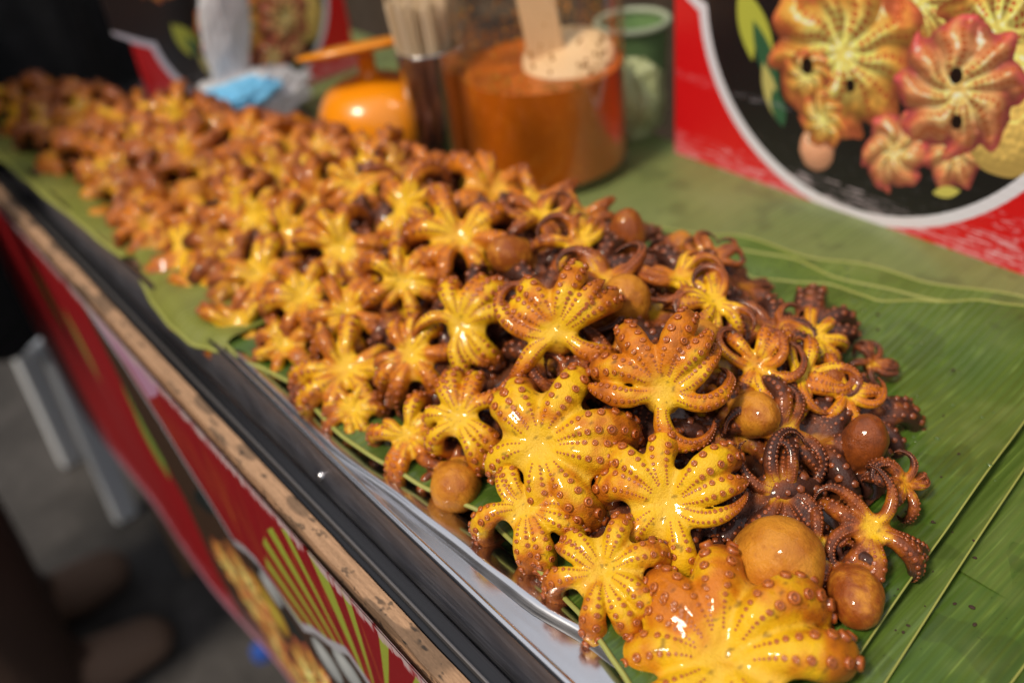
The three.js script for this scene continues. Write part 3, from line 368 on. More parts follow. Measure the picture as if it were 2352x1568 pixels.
hero({ c: [1244, 1040], R: 208, off: 0.026, hue: -0.15, fat: 1.0, label: 'biggest bright yellow octopus with one thick arm standing straight up',
  arms: [[77, 1.02, 95, 6, 18], [110, 0.86, 120, 10, 14], [140, 0.8, 120, 10, 10], [186, 0.56, 140, 20, 6], [262, 0.66, 130, 0, 8], [303, 0.9, 120, 0, 10], [348, 0.9, 105, 0, 14], [22, 1.02, 95, -10, 18]], web: [0.55, 0.55, 0.5, 0.4, 0.5, 0.55, 0.5, 0.5] });
hero({ c: [1523, 900], R: 190, off: 0.034, hue: 0.1, charShade: 0.03, fat: 0.86, label: 'orange octopus on top of the heap with arms rising and one looped over',
  arms: [[88, 1.03, 250, -70, 24, 1.9], [114, 0.94, 140, 12, 18], [141, 0.86, 120, 40, 12], [190, 1.0, 40, -50, 4], [268, 0.8, 70, 190, 4, 1.6], [342, 0.92, 110, 120, 10, 1.6], [6, 0.96, 110, 110, 12, 1.7], [47, 1.06, 70, 10, 20]], web: [0.45, 0.4, 0.25, 0.2, 0.2, 0.3, 0.3, 0.32] });
hero({ c: [1281, 765], R: 178, off: 0.032, hue: 0.1, charShade: 0.08, fat: 0.84, label: 'orange brown octopus with a thin dark arm curled in a hook at its left',
  arms: [[88, 0.98, 120, 0, 22], [117, 0.86, 140, 20, 16], [152, 0.74, 130, 10, 12], [196, 1.02, 20, -230, 4, 1.5], [222, 0.96, 30, 10, 2], [334, 0.9, 40, 50, 4], [26, 0.92, 90, 60, 14], [53, 1.0, 60, 0, 24]], web: [0.45, 0.4, 0.34, 0.22, 0.2, 0.25, 0.3, 0.4] });
hero({ c: [1056, 748], R: 134, off: 0.02, hue: -0.05, charShade: 0.0, label: 'yellow octopus with dark brown arms hanging to its lower left, behind the hooked one',
  arms: [[80, 0.9, 120, 0, 14], [106, 0.8, 120, 10, 14], [150, 0.92, 60, 120, 8, 1.6], [262, 1.1, 30, 60, 0], [288, 1.0, 50, 110, 2], [322, 0.85, 110, 20, 8], [20, 0.9, 110, 0, 12], [46, 1.0, 110, 0, 14]], web: [0.5, 0.4, 0.2, 0.3, 0.3, 0.4, 0.5, 0.5] });
hero({ c: [1060, 982], R: 128, off: 0.02, hue: -0.08, label: 'yellow octopus with a long right arm between the biggest one and the brown octopus head',
  arms: [[36, 1.08, 80, 20, 12], [72, 0.92, 90, 0, 16], [102, 1.0, 110, 10, 16], [124, 0.92, 120, 10, 12], [172, 0.64, 130, 10, 8], [225, 0.66, 120, 10, 8], [288, 0.86, 120, 10, 10], [340, 0.86, 110, -10, 10]] });
hero({ c: [942, 1020], R: 100, off: 0.016, hue: 0.0, rot: 8, back: 95, label: 'small even eight-armed yellow star just above the tray rim, left of the brown octopus head' });
hero({ c: [1214, 1184], R: 136, off: 0.02, hue: -0.02, label: 'yellow octopus low on the front slope with one arm hooked at its left',
  arms: [[128, 0.92, 110, 0, 14], [166, 1.0, 80, -130, 10, 1.6], [194, 0.96, 90, 10, 8], [264, 0.9, 120, 0, 8], [296, 1.0, 120, 0, 10], [330, 0.9, 120, 0, 10], [12, 0.9, 110, 0, 10], [70, 0.8, 110, 0, 10]] });
hero({ c: [1386, 1332], R: 140, off: 0.02, hue: -0.06, rot: 30, back: 140, fat: 1.0, label: 'pale yellow octopus with curled-under arms just behind the nearest one' });
// octopuses further along the front slope and the crest
const mid = [
  [1060, 548, 112, 0.12, 0.02, 0.0, 0.1, 'orange octopus at the crest straight below the sauce jar'],
  [926, 645, 84, 0.05, 0.0, 0, 0, 'yellow octopus under the crest with one thin arm curled at its left'],
  [935, 478, 112, 0.0, 0.0, -0.45, 0.2, 'octopus seen from its side at the crest, thick arms pointing right'],
  [822, 424, 84, 0.06, 0.02, -0.1, 0.15, 'orange octopus at the crest in front of the steel cup'],
  [706, 410, 72, 0.0, 0.0, -0.5, 0.1, 'side-on yellow octopus at the crest in front of the orange pot'],
  [784, 572, 92, 0.0, 0.02, -0.1, 0, 'wide yellow octopus with pale mouth lines in the middle of the slope'],
  [672, 535, 78, 0.1, 0.03, -0.2, 0, 'octopus with separated finger-like arms left of the wide one'],
  [590, 496, 74, -0.05, 0.0, -0.5, 0.1, 'round yellow octopus seen side-on in the middle of the slope'],
  [604, 652, 82, 0.05, 0.02, -0.1, 0, 'octopus with long arms fanned to the right above the leaf fold'],
  [706, 700, 84, 0.08, 0.05, 0, 0, 'octopus with slim parted arms low on the slope'],
  [806, 730, 88, 0.12, 0.06, 0, 0, 'orange octopus with dark lower arms near the middle of the front slope'],
  [946, 824, 92, 0.08, 0.06, 0, 0, 'octopus with brown arms crossed below it, left of the yellow one'],
  [800, 868, 112, 0.0, 0.03, 0, 0, 'plump yellow octopus low on the slope above the bright tray flange'],
  [664, 812, 66, 0.05, 0.05, 0, 0, 'small brown-edged octopus by the leaf edge, left of the plump one'],
  [552, 766, 78, -0.08, 0.0, -0.1, -0.2, 'yellow octopus with upright arms resting on the drooping leaf'],
  [458, 676, 74, 0.15, 0.08, -0.2, 0, 'brown octopus on the drooping leaf, farthest left at the foot of the slope'],
  [815, 960, 60, 0.1, 0.1, 0, 0, 'brown curled octopus half under the plump one at the leaf edge'],
];
for (const [x, y, R, hue, charShade, tx, ty, label] of mid) hero({ c: [x, y], R: R * (y < 500 ? 1.08 : 1.27), fat: 0.98, hue: hue + 0.02, charShade: charShade + 0.07, tilt: [tx, ty], off: 0.016, res: 21, back: 120, label });
// the right flank: browner octopuses lying every way, darkened further to paint shade
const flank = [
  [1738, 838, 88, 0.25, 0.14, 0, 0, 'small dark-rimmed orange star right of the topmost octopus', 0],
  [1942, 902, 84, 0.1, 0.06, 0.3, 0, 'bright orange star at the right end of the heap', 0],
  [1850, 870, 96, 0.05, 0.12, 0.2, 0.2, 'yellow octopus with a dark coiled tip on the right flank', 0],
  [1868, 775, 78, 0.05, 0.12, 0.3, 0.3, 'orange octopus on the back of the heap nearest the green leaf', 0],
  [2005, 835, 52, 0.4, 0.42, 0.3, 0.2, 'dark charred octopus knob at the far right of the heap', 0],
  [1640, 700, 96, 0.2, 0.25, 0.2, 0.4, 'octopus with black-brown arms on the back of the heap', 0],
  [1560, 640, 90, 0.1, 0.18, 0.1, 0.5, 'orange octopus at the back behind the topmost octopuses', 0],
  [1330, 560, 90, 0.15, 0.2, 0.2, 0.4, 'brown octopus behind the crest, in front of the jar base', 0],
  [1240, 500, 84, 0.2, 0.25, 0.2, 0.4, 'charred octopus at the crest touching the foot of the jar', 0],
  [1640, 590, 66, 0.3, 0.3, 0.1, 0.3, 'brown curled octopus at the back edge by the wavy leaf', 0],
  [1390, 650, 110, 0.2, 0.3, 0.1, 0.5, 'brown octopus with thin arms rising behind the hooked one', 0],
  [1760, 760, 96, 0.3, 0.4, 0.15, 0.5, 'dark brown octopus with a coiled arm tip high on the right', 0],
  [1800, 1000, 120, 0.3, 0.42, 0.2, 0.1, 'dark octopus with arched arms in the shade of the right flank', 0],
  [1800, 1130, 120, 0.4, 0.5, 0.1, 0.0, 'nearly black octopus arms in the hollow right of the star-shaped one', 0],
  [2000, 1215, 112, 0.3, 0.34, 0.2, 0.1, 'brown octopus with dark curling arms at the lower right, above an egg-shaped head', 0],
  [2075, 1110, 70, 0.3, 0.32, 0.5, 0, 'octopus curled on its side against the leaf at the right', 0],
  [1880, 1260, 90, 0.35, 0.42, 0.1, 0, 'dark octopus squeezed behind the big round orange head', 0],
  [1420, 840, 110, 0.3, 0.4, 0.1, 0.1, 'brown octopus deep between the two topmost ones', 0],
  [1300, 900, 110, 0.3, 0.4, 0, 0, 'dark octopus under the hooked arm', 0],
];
for (const [x, y, R, hue, charShade, tx, ty, label] of flank) { seed = x * 31 + y; hero({ c: [x, y], R: R * 1.22, hue, charShade: charShade + (charShade < 0.15 ? -0.04 : x > 1640 ? 0.08 : 0.02), tilt: [tx, ty], off: charShade > 0.36 ? 0.006 : 0.016, res: 20, label, fat: 0.72, arms: Array.from({ length: 8 }, (_, i) => { const c = rnd() < 0.45; return [i * 45 + rr(-14, 14), rr(0.8, 1.1), c ? rr(10, 60) : rr(90, 200), c ? rr(120, 300) * (rnd() < 0.5 ? 1 : -1) : rr(-40, 40), rr(0, 30), c ? 1.5 : 1.75]; }), web: Array(8).fill(0.25) }); }
// octopuses lying head outwards
const heads = [
  [1046, 1112, 66, 0.0, 1.0, 1.05, 'smooth brown octopus head sitting by the tray rim like an egg'],
  [1776, 1318, 112, -0.3, 1.0, 1.1, 'big round orange octopus head behind the nearest octopus'],
  [1962, 1352, 64, 0.4, 1.0, 1.2, 'brown egg-shaped octopus head hanging tip down at the lower right'],
  [1185, 592, 52, 0.3, 1.0, 1.15, 'brown octopus head at the crest right of the orange octopus'],
  [1442, 556, 46, 0.45, 1.0, 1.35, 'glossy dark brown octopus head standing up at the back of the heap'],
  [1556, 572, 36, 0.15, 1.0, 1.0, 'round orange brown octopus head at the back edge by the leaf'],
  [1722, 950, 58, 0.05, 1.0, 1.1, 'orange octopus head right of the topmost octopus'],
  [1978, 1032, 54, 0.6, 1.0, 1.2, 'dark reddish brown octopus head on the right flank'],
  [1432, 705, 66, 0.05, 1.0, 1.0, 'orange octopus head behind the hooked octopus'],
  [1608, 788, 50, -0.2, 1.0, 1.0, 'small pale orange octopus head behind the raised arms of the topmost octopus'],
  [1900, 905, 42, 0.45, 1.0, 1.4, 'brown long octopus head beside the bright orange star'],
  [466, 462, 46, -0.2, 1.0, 1.15, 'pale brown octopus head in the blurred middle of the heap'],
  [190, 300, 30, -0.2, 1, 1, 'pale octopus head in the far blurred part near the crest'], [232, 512, 34, -0.25, 1, 1, 'yellow octopus head low in the far blurred part by the leaf'], [215, 455, 28, -0.1, 1, 1, 'tan octopus head in the far blurred part above the low yellow one'],
];
const headDir = [[0.2, -0.3], [0.1, 0.3], [0.1, -0.9], [-0.8, 0.1], [-0.1, 1.1], [0.4, 0.4], [0.5, -0.3], [0.3, 0.8], [0.2, 0.5], [0, 0.3], [0.1, 0.9], [-0.3, 0.2], [0, 0], [0, 0], [0, 0]];
heads.forEach(([x, y, r, charShade, rw, rl, label], i) => { const k = 0.62, [hx, hy] = headDir[i]; seed = x + y * 3; hero({ c: [x, y], R: r / k * 0.94, charShade, off: r > 90 ? -0.008 : 0.006, flip: true, res: r > 60 ? 22 : 15, head: [-hx, hy, -0.75, k * rw * 0.95, k * rl * 1.08], arms: evenArms(10, 120, 0.8), label }); });
{ // the blurred far stretch: a few shapes repeated
  seed = 4242; const kinds = []; for (let i = 0; i < 9; i++) { const side = i % 3 === 2; kinds.push(buildOctopus({ R: 0.03, res: 13, hue: rr(0.1,0.36) + 0 * rr(0, 0.2), charShade: rr(0.1, 0.36), fat: rr(0.85, 1.0), seed: i * 7, arms: evenArms(rr(0, 45), side ? 100 : 125, 1, 10), head: i % 4 === 3 ? [0.1, 0.2, -1, 0.55, 0.6] : undefined })); }
  let made = 0; for (let tries = 0; tries < 14000 && made < 190; tries++) {
    const z = rr(-1.32, -0.3), x = rr(0.194, backX(z) - 0.012), back = x > crestX(z) + 0.02; const P = V(x, TOP + moundH(x, z) + rr(0.008, 0.018), z), R = rr(0.032, 0.046);
    if (z > -0.62 && (!back || z > -0.45)) continue; if (back && x > crestX(z) + 0.07) continue;
    let ok = true; for (const [q, r, k] of spots) if (q.distanceTo(P) < (R + r) * 0.47) { ok = false; break; } if (!ok) continue;
    const g = octopusThing(kinds[(rnd() * kinds.length) | 0], back ? 'small grilled octopus on the blurred back slope of the far heap' : 'small blurred grilled octopus in the far stretch of the heap', back ? 'octopuses on the back slope of the far heap' : 'octopuses in the far stretch of the heap');
    g.position.copy(P); const s = R / 0.03; g.scale.setScalar(s); const N = moundN(x, z).multiplyScalar(0.45).addScaledVector(CAM.clone().sub(P).normalize(), 0.6).add(V(rr(-0.35, 0.35), rr(-0.2, 0.3), rr(-0.35, 0.35))).normalize(); { const low = 1 - ss(0.195, 0.225, x); N.addScaledVector(V(-0.1, 1, 0), 0.6 * low).normalize(); g.position.y += 0.01 * low; } const a = rr(0, 7); orient(g, N, camAxes.y.clone().multiplyScalar(Math.cos(a)).addScaledVector(camAxes.x, Math.sin(a))); spots.push([P, R, 0.8]); made++;
  }
  // lower layer, colour darkened to put shade between the nearer ones
  const under = []; for (let i = 0; i < 4; i++) under.push(buildOctopus({ R: 0.036, res: 12, hue: 0.3, charShade: rr(0.5, 0.75), fat: 0.8, seed: i * 11, arms: evenArms(rr(0, 45), 110, 1, 12) }));
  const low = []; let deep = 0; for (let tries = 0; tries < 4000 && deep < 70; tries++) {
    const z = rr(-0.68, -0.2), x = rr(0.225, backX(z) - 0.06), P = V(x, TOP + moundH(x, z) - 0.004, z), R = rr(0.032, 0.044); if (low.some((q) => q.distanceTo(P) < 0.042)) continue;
    const g = octopusThing(under[(rnd() * 4) | 0], 'octopus deep in the heap, coloured dark brown to put shade in the gaps between nearer octopuses', 'octopuses deep in the heap'); g.position.copy(P); g.scale.setScalar(R / 0.036); const a = rr(0, 7); orient(g, moundN(x, z).addScaledVector(CAM.clone().sub(P).normalize(), 0.6).add(V(rr(-0.4, 0.4), 0, rr(-0.4, 0.4))).normalize(), camAxes.y.clone().multiplyScalar(Math.cos(a)).addScaledVector(camAxes.x, Math.sin(a))); low.push(P); deep++;
  }
  console.log('far octopuses', made, deep);
}

console.log('octopus triangles', triangles);
// ---------------------------------------------------------------- posters: printed boards with a bubble-shaped picture
const posterGeo = (s) => { // origin at the lower left corner of the board, face towards +z
  const sh = new THREE.Shape(); sh.moveTo(0, 0); sh.lineTo(0.4, 0); sh.lineTo(0.4, 0.42); sh.lineTo(-0.022, 0.42); sh.lineTo(-0.022, 0.185); sh.lineTo(0, 0.168); sh.closePath();
  const g = new THREE.ExtrudeGeometry(sh, { depth: 0.004, bevelEnabled: false, curveSegments: 4 }), p = g.attributes.position, uv = g.attributes.uv;
  for (let i = 0; i < p.count; i++) uv.setXY(i, (p.getX(i) + 0.024) / 0.424, p.getY(i) / 0.424); g.scale(s, s, s); return g;
};
const posterPrint = (() => {
  const S = 1440, K = S / 0.424, c = cv(S, S), x = c.getContext('2d'), X = (m) => (m + 0.024) * K, Yc = (m) => S - m * K; seed = 77;
  x.fillStyle = css(214, 16, 24); x.fillRect(0, 0, S, S);
  const bubble = () => { x.beginPath(); x.moveTo(X(-0.03), Yc(0.19)); x.lineTo(X(0.034), Yc(0.151)); for (let a = 186; a <= 360; a += 3) x.lineTo(X(0.2 + 0.167 * Math.cos(a * Math.PI / 180)), Yc(0.17 + 0.167 * Math.sin(a * Math.PI / 180))); x.lineTo(X(0.367), Yc(0.36)); x.lineTo(X(0.33), Yc(0.43)); x.lineTo(X(-0.03), Yc(0.43)); x.closePath(); };
  bubble(); x.fillStyle = css(24, 20, 24); x.fill(); x.save(); x.clip();
  const at = (px, py) => { const p = onX(px * 0.91875, py * 0.91875, 0.655); return [X(p.z + 0.589), Yc(p.y - TOP)]; };
  for (const [px, py, L, w, r, g] of [[1870, 60, 110, 60, 1.3, 0], [1905, 60, 100, 50, 1.0, 0], [1920, 150, 120, 60, 1.1, 1], [1930, 230, 90, 50, 1.2, 2], [1950, 270, 60, 50, 1.2, 1]]) { const [a, b] = at(px, py); printLeaf(x, a, b, L, w, r, [css(186, 190, 74), css(52, 96, 66), css(196, 186, 110)][g]); }
  x.fillStyle = 'rgba(24,20,24,1)';
  { const mask = x.getImageData(0, 0, S, S); let dd = mask.data; // pictures go only on the black ground and the leaves
    for (let i = 0; i < dd.length; i += 4) if (dd[i] > 200 && dd[i + 1] < 40) dd[i + 3] = 254;
    const put = (px, py, rx, ry, rot, sd, pk, n) => { const [a, b] = at(px, py); printFood(dd, S, S, a | 0, b | 0, rx, ry, rot, sd, pk, n); };
    for (let i = 0; i < 22; i++) printFood(dd, S, S, rr(60, S - 120) | 0, rr(-40, 620) | 0, rr(120, 170), rr(110, 150), rr(0, 6), i + 0.21, rnd() < 0.3 ? 1 : 0, 8);
    put(2300, 10, 170, 130, 0.4, 1.3, 0, 8); put(2500, 70, 190, 160, 2, 2.7, 0, 8); put(2110, 130, 250, 255, 0.2, 3.1, 0, 9); put(2020, 190, 80, 90, 1.2, 4.4, 0, 7); put(2240, 380, 100, 130, 0.3, 5.2, 1, 6); put(2390, 380, 90, 120, 0.1, 6.8, 1, 7); put(2535, 285, 130, 175, 0.1, 8.5, 0, 0); put(2400, 225, 175, 200, 0.3, 7.7, 1, 8); put(2046, 372, 60, 74, 0.2, 9.1, 1, 0); put(2060, 300, 90, 80, 1.3, 5.9, 0, 7);
    const hole = (px, py, r) => { const [a, b] = at(px, py); for (let v = -r; v <= r; v++) for (let u = -r; u <= r; u++) if (u * u + v * v * 0.6 < r * r * 0.6) { const k = ((b + v | 0) * S + (a + u | 0)) * 4; dd[k] = 30; dd[k + 1] = 13; dd[k + 2] = 13; } }; hole(2395, 190, 22); hole(2396, 306, 20); hole(2130, 215, 20); hole(2022, 165, 26);
    for (let i = 3; i < dd.length; i += 4) dd[i] = 255; x.putImageData(mask, 0, 0); const [a, b] = at(2370, 480); printLeaf(x, a, b, 40, 34, -0.4, css(206, 196, 96)); }
  // scuffs where the board has been bent and rubbed
  for (let i = 0; i < 260; i++) { x.fillStyle = css(150, 146, 156); x.globalAlpha = rr(0.08, 0.35); x.fillRect(rr(100, S - 150), Yc(rr(0.012, 0.06)), rr(4, 24), rr(1, 4)); } x.globalAlpha = 0.5; for (let i = 0; i < 60; i++) x.fillRect(X(rr(0.04, 0.13)), Yc(0.082 + rr(-0.003, 0.002)), rr(3, 22), rr(2, 5)); x.globalAlpha = 1;
  x.restore(); bubble(); x.strokeStyle = css(226, 224, 236); x.lineWidth = 34; x.lineJoin = 'round'; x.stroke();
  x.fillStyle = css(232, 214, 224); for (let i = 0; i < 900; i++) { const u = rr(0, S), q = Math.pow(rnd(), 2.2) * 0.028; x.globalAlpha = rr(0.15, 0.75); x.fillRect(u, Yc(q), rr(6, 70), rr(1.5, 4.5)); } for (let i = 0; i < 70; i++) { x.globalAlpha = rr(0.1, 0.5); x.fillRect(X(rr(0.0, 0.05)), Yc(0.085 + rr(-0.006, 0.004)), rr(3, 12), rr(2, 7)); } for (let i = 0; i < 160; i++) { x.globalAlpha = rr(0.2, 0.6); x.fillRect(X(rr(0.31, 0.4)), Yc(rr(0.0, 0.05)), rr(4, 22), rr(2, 8)); } x.globalAlpha = 1;
  return canvasMap(c);
})();
const ridge = texture(16, 256, (u, v) => { const a = 0.5 + 0.5 * Math.sin(v * Math.PI * 2 * 64); return [a, a, a]; }, false);
const posterMat = phys({ map: posterPrint, bumpMap: ridge, bumpScale: 0.00015, roughness: 0.42, clearcoat: 0.2, clearcoatRoughness: 0.3 });
{
  const a = solo('food_poster', posterGeo(1), posterMat, 'large red poster with octopus pictures on black, standing at the right behind the leaves', 'poster', 'food posters'); a.position.set(0.657, TOP + 0.001, -0.589); a.rotation.y = -Math.PI / 2; a.rotation.z = 0;
  const b = solo('food_poster', posterGeo(0.69), posterMat, 'smaller-looking red poster with octopus pictures behind the orange pot, at the far end', 'poster', 'food posters'); b.position.set(0.311, TOP + 0.006, -1.095);
}
// ---------------------------------------------------------------- sauce jar with a ladle
const JAR = V(0.556, TOP + 0.0042, -0.672);
{
  const t = thing('sauce_jar', 'clear plastic jar half full of thick orange brown sauce', 'jar'); t.position.copy(JAR);
  const R = 0.0815, H = 0.235, pr = [[0, 0.0], [R - 0.008, 0], [R - 0.002, 0.003], [R, 0.01], [R, 0.1], [R, H], [R - 0.0016, H], [R - 0.0016, 0.1], [R - 0.0016, 0.011], [R - 0.004, 0.0045], [0, 0.004]].map(([a, b]) => new THREE.Vector2(a, b));
  const speck = texture(512, 256, (u, v) => { const a = tn(u, v, 240, 110), b = tn(u, v, 14, 10); const s = a > 0.82 ? 1 : 0; const k = 0.75 + 0.35 * b; return [(0.74 + 0.08 * s) * k, (0.37 + 0.08 * s) * k, (0.03 + 0.02 * s) * k]; });
  part('jar_wall', new THREE.LatheGeometry(pr, 64), phys({ color: 0xffffff, transmission: 1, thickness: 0, roughness: 0.06, ior: 1.45, transparent: false }), t);
  const L = 0.104, Ri = R - 0.0022, sp = [[0, 0.0065], [Ri - 0.004, 0.0065], [Ri, 0.012], [Ri, L], [Ri - 0.003, L - 0.001], [0, L - 0.0012]].map(([a, b]) => new THREE.Vector2(a, b)); const sg = new THREE.LatheGeometry(sp, 64);
  part('sauce', sg, phys({ map: speck, roughness: 0.35, clearcoat: 0.4, clearcoatRoughness: 0.15 }), t);
  // dried splashes on the inside of the wall above the sauce
  seed = 12; const blobs = []; for (let i = 0; i < 620; i++) { const a = rr(0, 6.283), y = L + Math.pow(rnd(), 1.4) * 0.1, r = rr(0.0005, 0.0019) * (1.25 - (y - L) * 7), g = new THREE.SphereGeometry(r, 6, 4); g.scale(0.35, rr(0.8, 1.6), rr(0.8, 1.5)); g.translate(Ri - 0.0002, y, 0); g.rotateY(a); blobs.push(g); }
  const sb = part('sauce_splashes', mergeGeometries(blobs), phys({ color: lin(0.5, 0.2, 0.02), roughness: 0.45 }), t); sb.userData.kind = 'stuff';
  const l = thing('ladle', 'cream plastic ladle standing in the sauce jar', 'ladle'); l.position.copy(JAR); const cream = phys({ color: lin(0.78, 0.52, 0.28), roughness: 0.45, clearcoat: 0.2, clearcoatRoughness: 0.3 });
  const bw = new THREE.SphereGeometry(0.05, 28, 14, 0, 7, 0, 1.75); bw.scale(1.05, 0.3, 0.9); bw.rotateZ(0.2); bw.rotateY(0.7); bw.translate(0.022, L + 0.002, 0.016); part('ladle_bowl', bw, cream, l);
  { const h = new RoundedBoxGeometry(0.036, 0.2, 0.007, 3, 0.003); h.rotateX(-0.06); h.rotateZ(0.1); h.rotateY(-0.5); h.translate(-0.006, L + 0.1, 0.002); part('handle', h, cream, l); }
}
// ---------------------------------------------------------------- steel cup of bamboo skewers
{
  const b = onY(1130 * 0.91875, 425 * 0.91875, 0), t = thing('steel_cup', 'tall stainless steel cup standing left of the sauce jar', 'cup'); const C = V(0.480, TOP + 0.0045, -0.748); t.position.copy(C);
  const R = 0.0305, H = 0.128, pr = [[0, 0.0], [R - 0.003, 0], [R - 0.001, 0.002], [R, 0.006], [R, H - 0.003], [R + 0.0012, H - 0.001], [R + 0.0006, H + 0.0006], [R - 0.001, H - 0.0005], [R - 0.0012, 0.006], [0, 0.004]].map(([a, c]) => new THREE.Vector2(a, c));
  part('cup_wall', new THREE.LatheGeometry(pr, 48), phys({ color: lin(0.5, 0.49, 0.5), metalness: 1, roughness: 0.22 }), t);
  seed = 5; const bam = [lin(0.7, 0.54, 0.34), lin(0.62, 0.46, 0.28), lin(0.76, 0.6, 0.42)].map((c) => std({ color: c, roughness: 0.7 }));
  const sg = new THREE.CylinderGeometry(0.0013, 0.0013, 0.17, 6); sg.translate(0, 0.085, 0);
  for (let i = 0; i < 130; i++) { const r = 0.0265 * Math.sqrt((i + 0.5) / 130), a = i * 2.39996, s = solo('bamboo_skewer', sg, bam[i % 3], 'thin pale bamboo skewer in the bundle standing in the steel cup', 'skewer', 'skewers in the steel cup'); s.position.set(C.x + r * Math.cos(a) * 0.72, C.y + 0.0055, C.z + r * Math.sin(a) * 0.72); const tilt = 0.08; s.rotation.set(r * Math.sin(a) * 1.9 + rr(-0.01, 0.01) - 0.02, 0, -r * Math.cos(a) * 1.9 + tilt * 0.3 + rr(-0.01, 0.01)); s.scale.y = rr(0.96, 1.02); }
}
// ---------------------------------------------------------------- orange pot with its lid held over it
{
  const t = thing('orange_pot', 'shiny round orange plastic pot with a flat lid raised on a stem', 'pot'); t.position.set(0.452, TOP + 0.0045, -0.822); t.scale.set(0.96, 0.9, 0.96);
  const m = phys({ color: lin(0.82, 0.27, 0.004), roughness: 0.28, clearcoat: 0.5, clearcoatRoughness: 0.12 });
  const P = [[0, 0], [0.034, 0], [0.05, 0.008], [0.06, 0.024], [0.064, 0.046], [0.061, 0.066], [0.052, 0.083], [0.038, 0.094], [0.022, 0.099], [0.013, 0.103], [0.0095, 0.112], [0.0095, 0.13], [0, 0.131]].map(([a, b]) => new THREE.Vector2(a, b));
  part('pot_body', new THREE.LatheGeometry(new THREE.SplineCurve(P).getPoints(60), 56), m, t);
  const lid = new THREE.LatheGeometry([[0, 0], [0.06, 0.001], [0.068, 0.004], [0.069, 0.007], [0.064, 0.009], [0.03, 0.012], [0, 0.0125]].map(([a, b]) => new THREE.Vector2(a, b)), 48); lid.scale(1, 1, 0.55); lid.rotateX(-0.3); lid.rotateY(-0.5); lid.rotateZ(0.04); lid.translate(-0.002, 0.129, 0.0);
  part('lid', lid, m, t);
}
// ---------------------------------------------------------------- plastic bag behind the pile
{
  const clear = phys({ color: lin(0.78, 0.77, 0.8), roughness: 0.25, transmission: 0.35, thickness: 0, clearcoat: 0.4, clearcoatRoughness: 0.1 }), blue = phys({ color: lin(0.16, 0.5, 0.8), roughness: 0.3, clearcoat: 0.4, clearcoatRoughness: 0.1 });
  const crumple = (rx, ry, rz, f, s) => { const g = new THREE.IcosahedronGeometry(1, 24), p = g.attributes.position; for (let i = 0; i < p.count; i++) { const v = V(p.getX(i), p.getY(i), p.getZ(i)), k = 1 + 0.22 * nz(v.x * f + s, v.y * f, v.z * f) + 0.14 * Math.abs(nz(v.x * f * 2.3, v.y * f * 2.3 + s, v.z * f * 2.3)); p.setXYZ(i, v.x * k * rx, Math.max(-0.9, v.y * k) * ry, v.z * k * rz); } g.computeVertexNormals(); return g; };
  const t = thing('plastic_bag', 'crumpled white and blue plastic bag behind the heap below the far poster', 'plastic bag'); t.position.set(0.398, TOP + 0.036, -1.03); t.scale.set(1.1, 0.98, 1);
  const a = crumple(0.07, 0.034, 0.045, 2.4, 3); part('bag', a, clear, t);
  const b = crumple(0.045, 0.014, 0.03, 2.6, 9); b.translate(-0.018, 0.022, 0.03); part('blue_print', b, blue, t);
  const c = crumple(0.026, 0.075, 0.012, 1.6, 5); c.rotateZ(-0.2); c.translate(0.005, 0.085, -0.01); part('standing_flap', c, clear, t);
}
// ---------------------------------------------------------------- things behind the jar
{
  const t = thing('green_tumbler', 'green plastic tumbler with a pale rim behind the sauce jar', 'tumbler'); t.position.set(0.69, TOP + 0.001, -0.735);
  t.position.set(0.722, TOP - 0.024, -0.712); const G = phys({ color: lin(0.17, 0.29, 0.11), roughness: 0.5 });
  part('tumbler_wall', new THREE.LatheGeometry([[0, 0], [0.03, 0], [0.033, 0.003], [0.038, 0.118], [0.0365, 0.118], [0.031, 0.006], [0, 0.005]].map(([a, b]) => new THREE.Vector2(a, b)), 40), G, t);
  const rim = new THREE.TorusGeometry(0.0385, 0.004, 10, 40); rim.rotateX(Math.PI / 2); rim.translate(0, 0.118, 0); part('rim', rim, phys({ color: lin(0.34, 0.38, 0.26), roughness: 0.5 }), t);
  const g = new THREE.IcosahedronGeometry(1, 20), p = g.attributes.position; for (let i = 0; i < p.count; i++) { const v = V(p.getX(i), p.getY(i), p.getZ(i)), k = 1 + 0.3 * nz(v.x * 2.2, v.y * 1.2, v.z * 2.2) + 0.12 * Math.abs(nz(v.x * 6, v.y * 3, v.z * 6)); p.setXYZ(i, v.x * k * 0.028, Math.max(-0.95, v.y * k) * 0.042, v.z * k * 0.028); } g.computeVertexNormals();
  const l = solo('lime_bag', g, phys({ color: lin(0.42, 0.45, 0.22), roughness: 0.35, clearcoat: 0.3, clearcoatRoughness: 0.2 }), 'pale green crumpled bag between the sauce jar and the right poster', 'bag'); l.position.set(0.66, TOP + 0.042, -0.65);
}
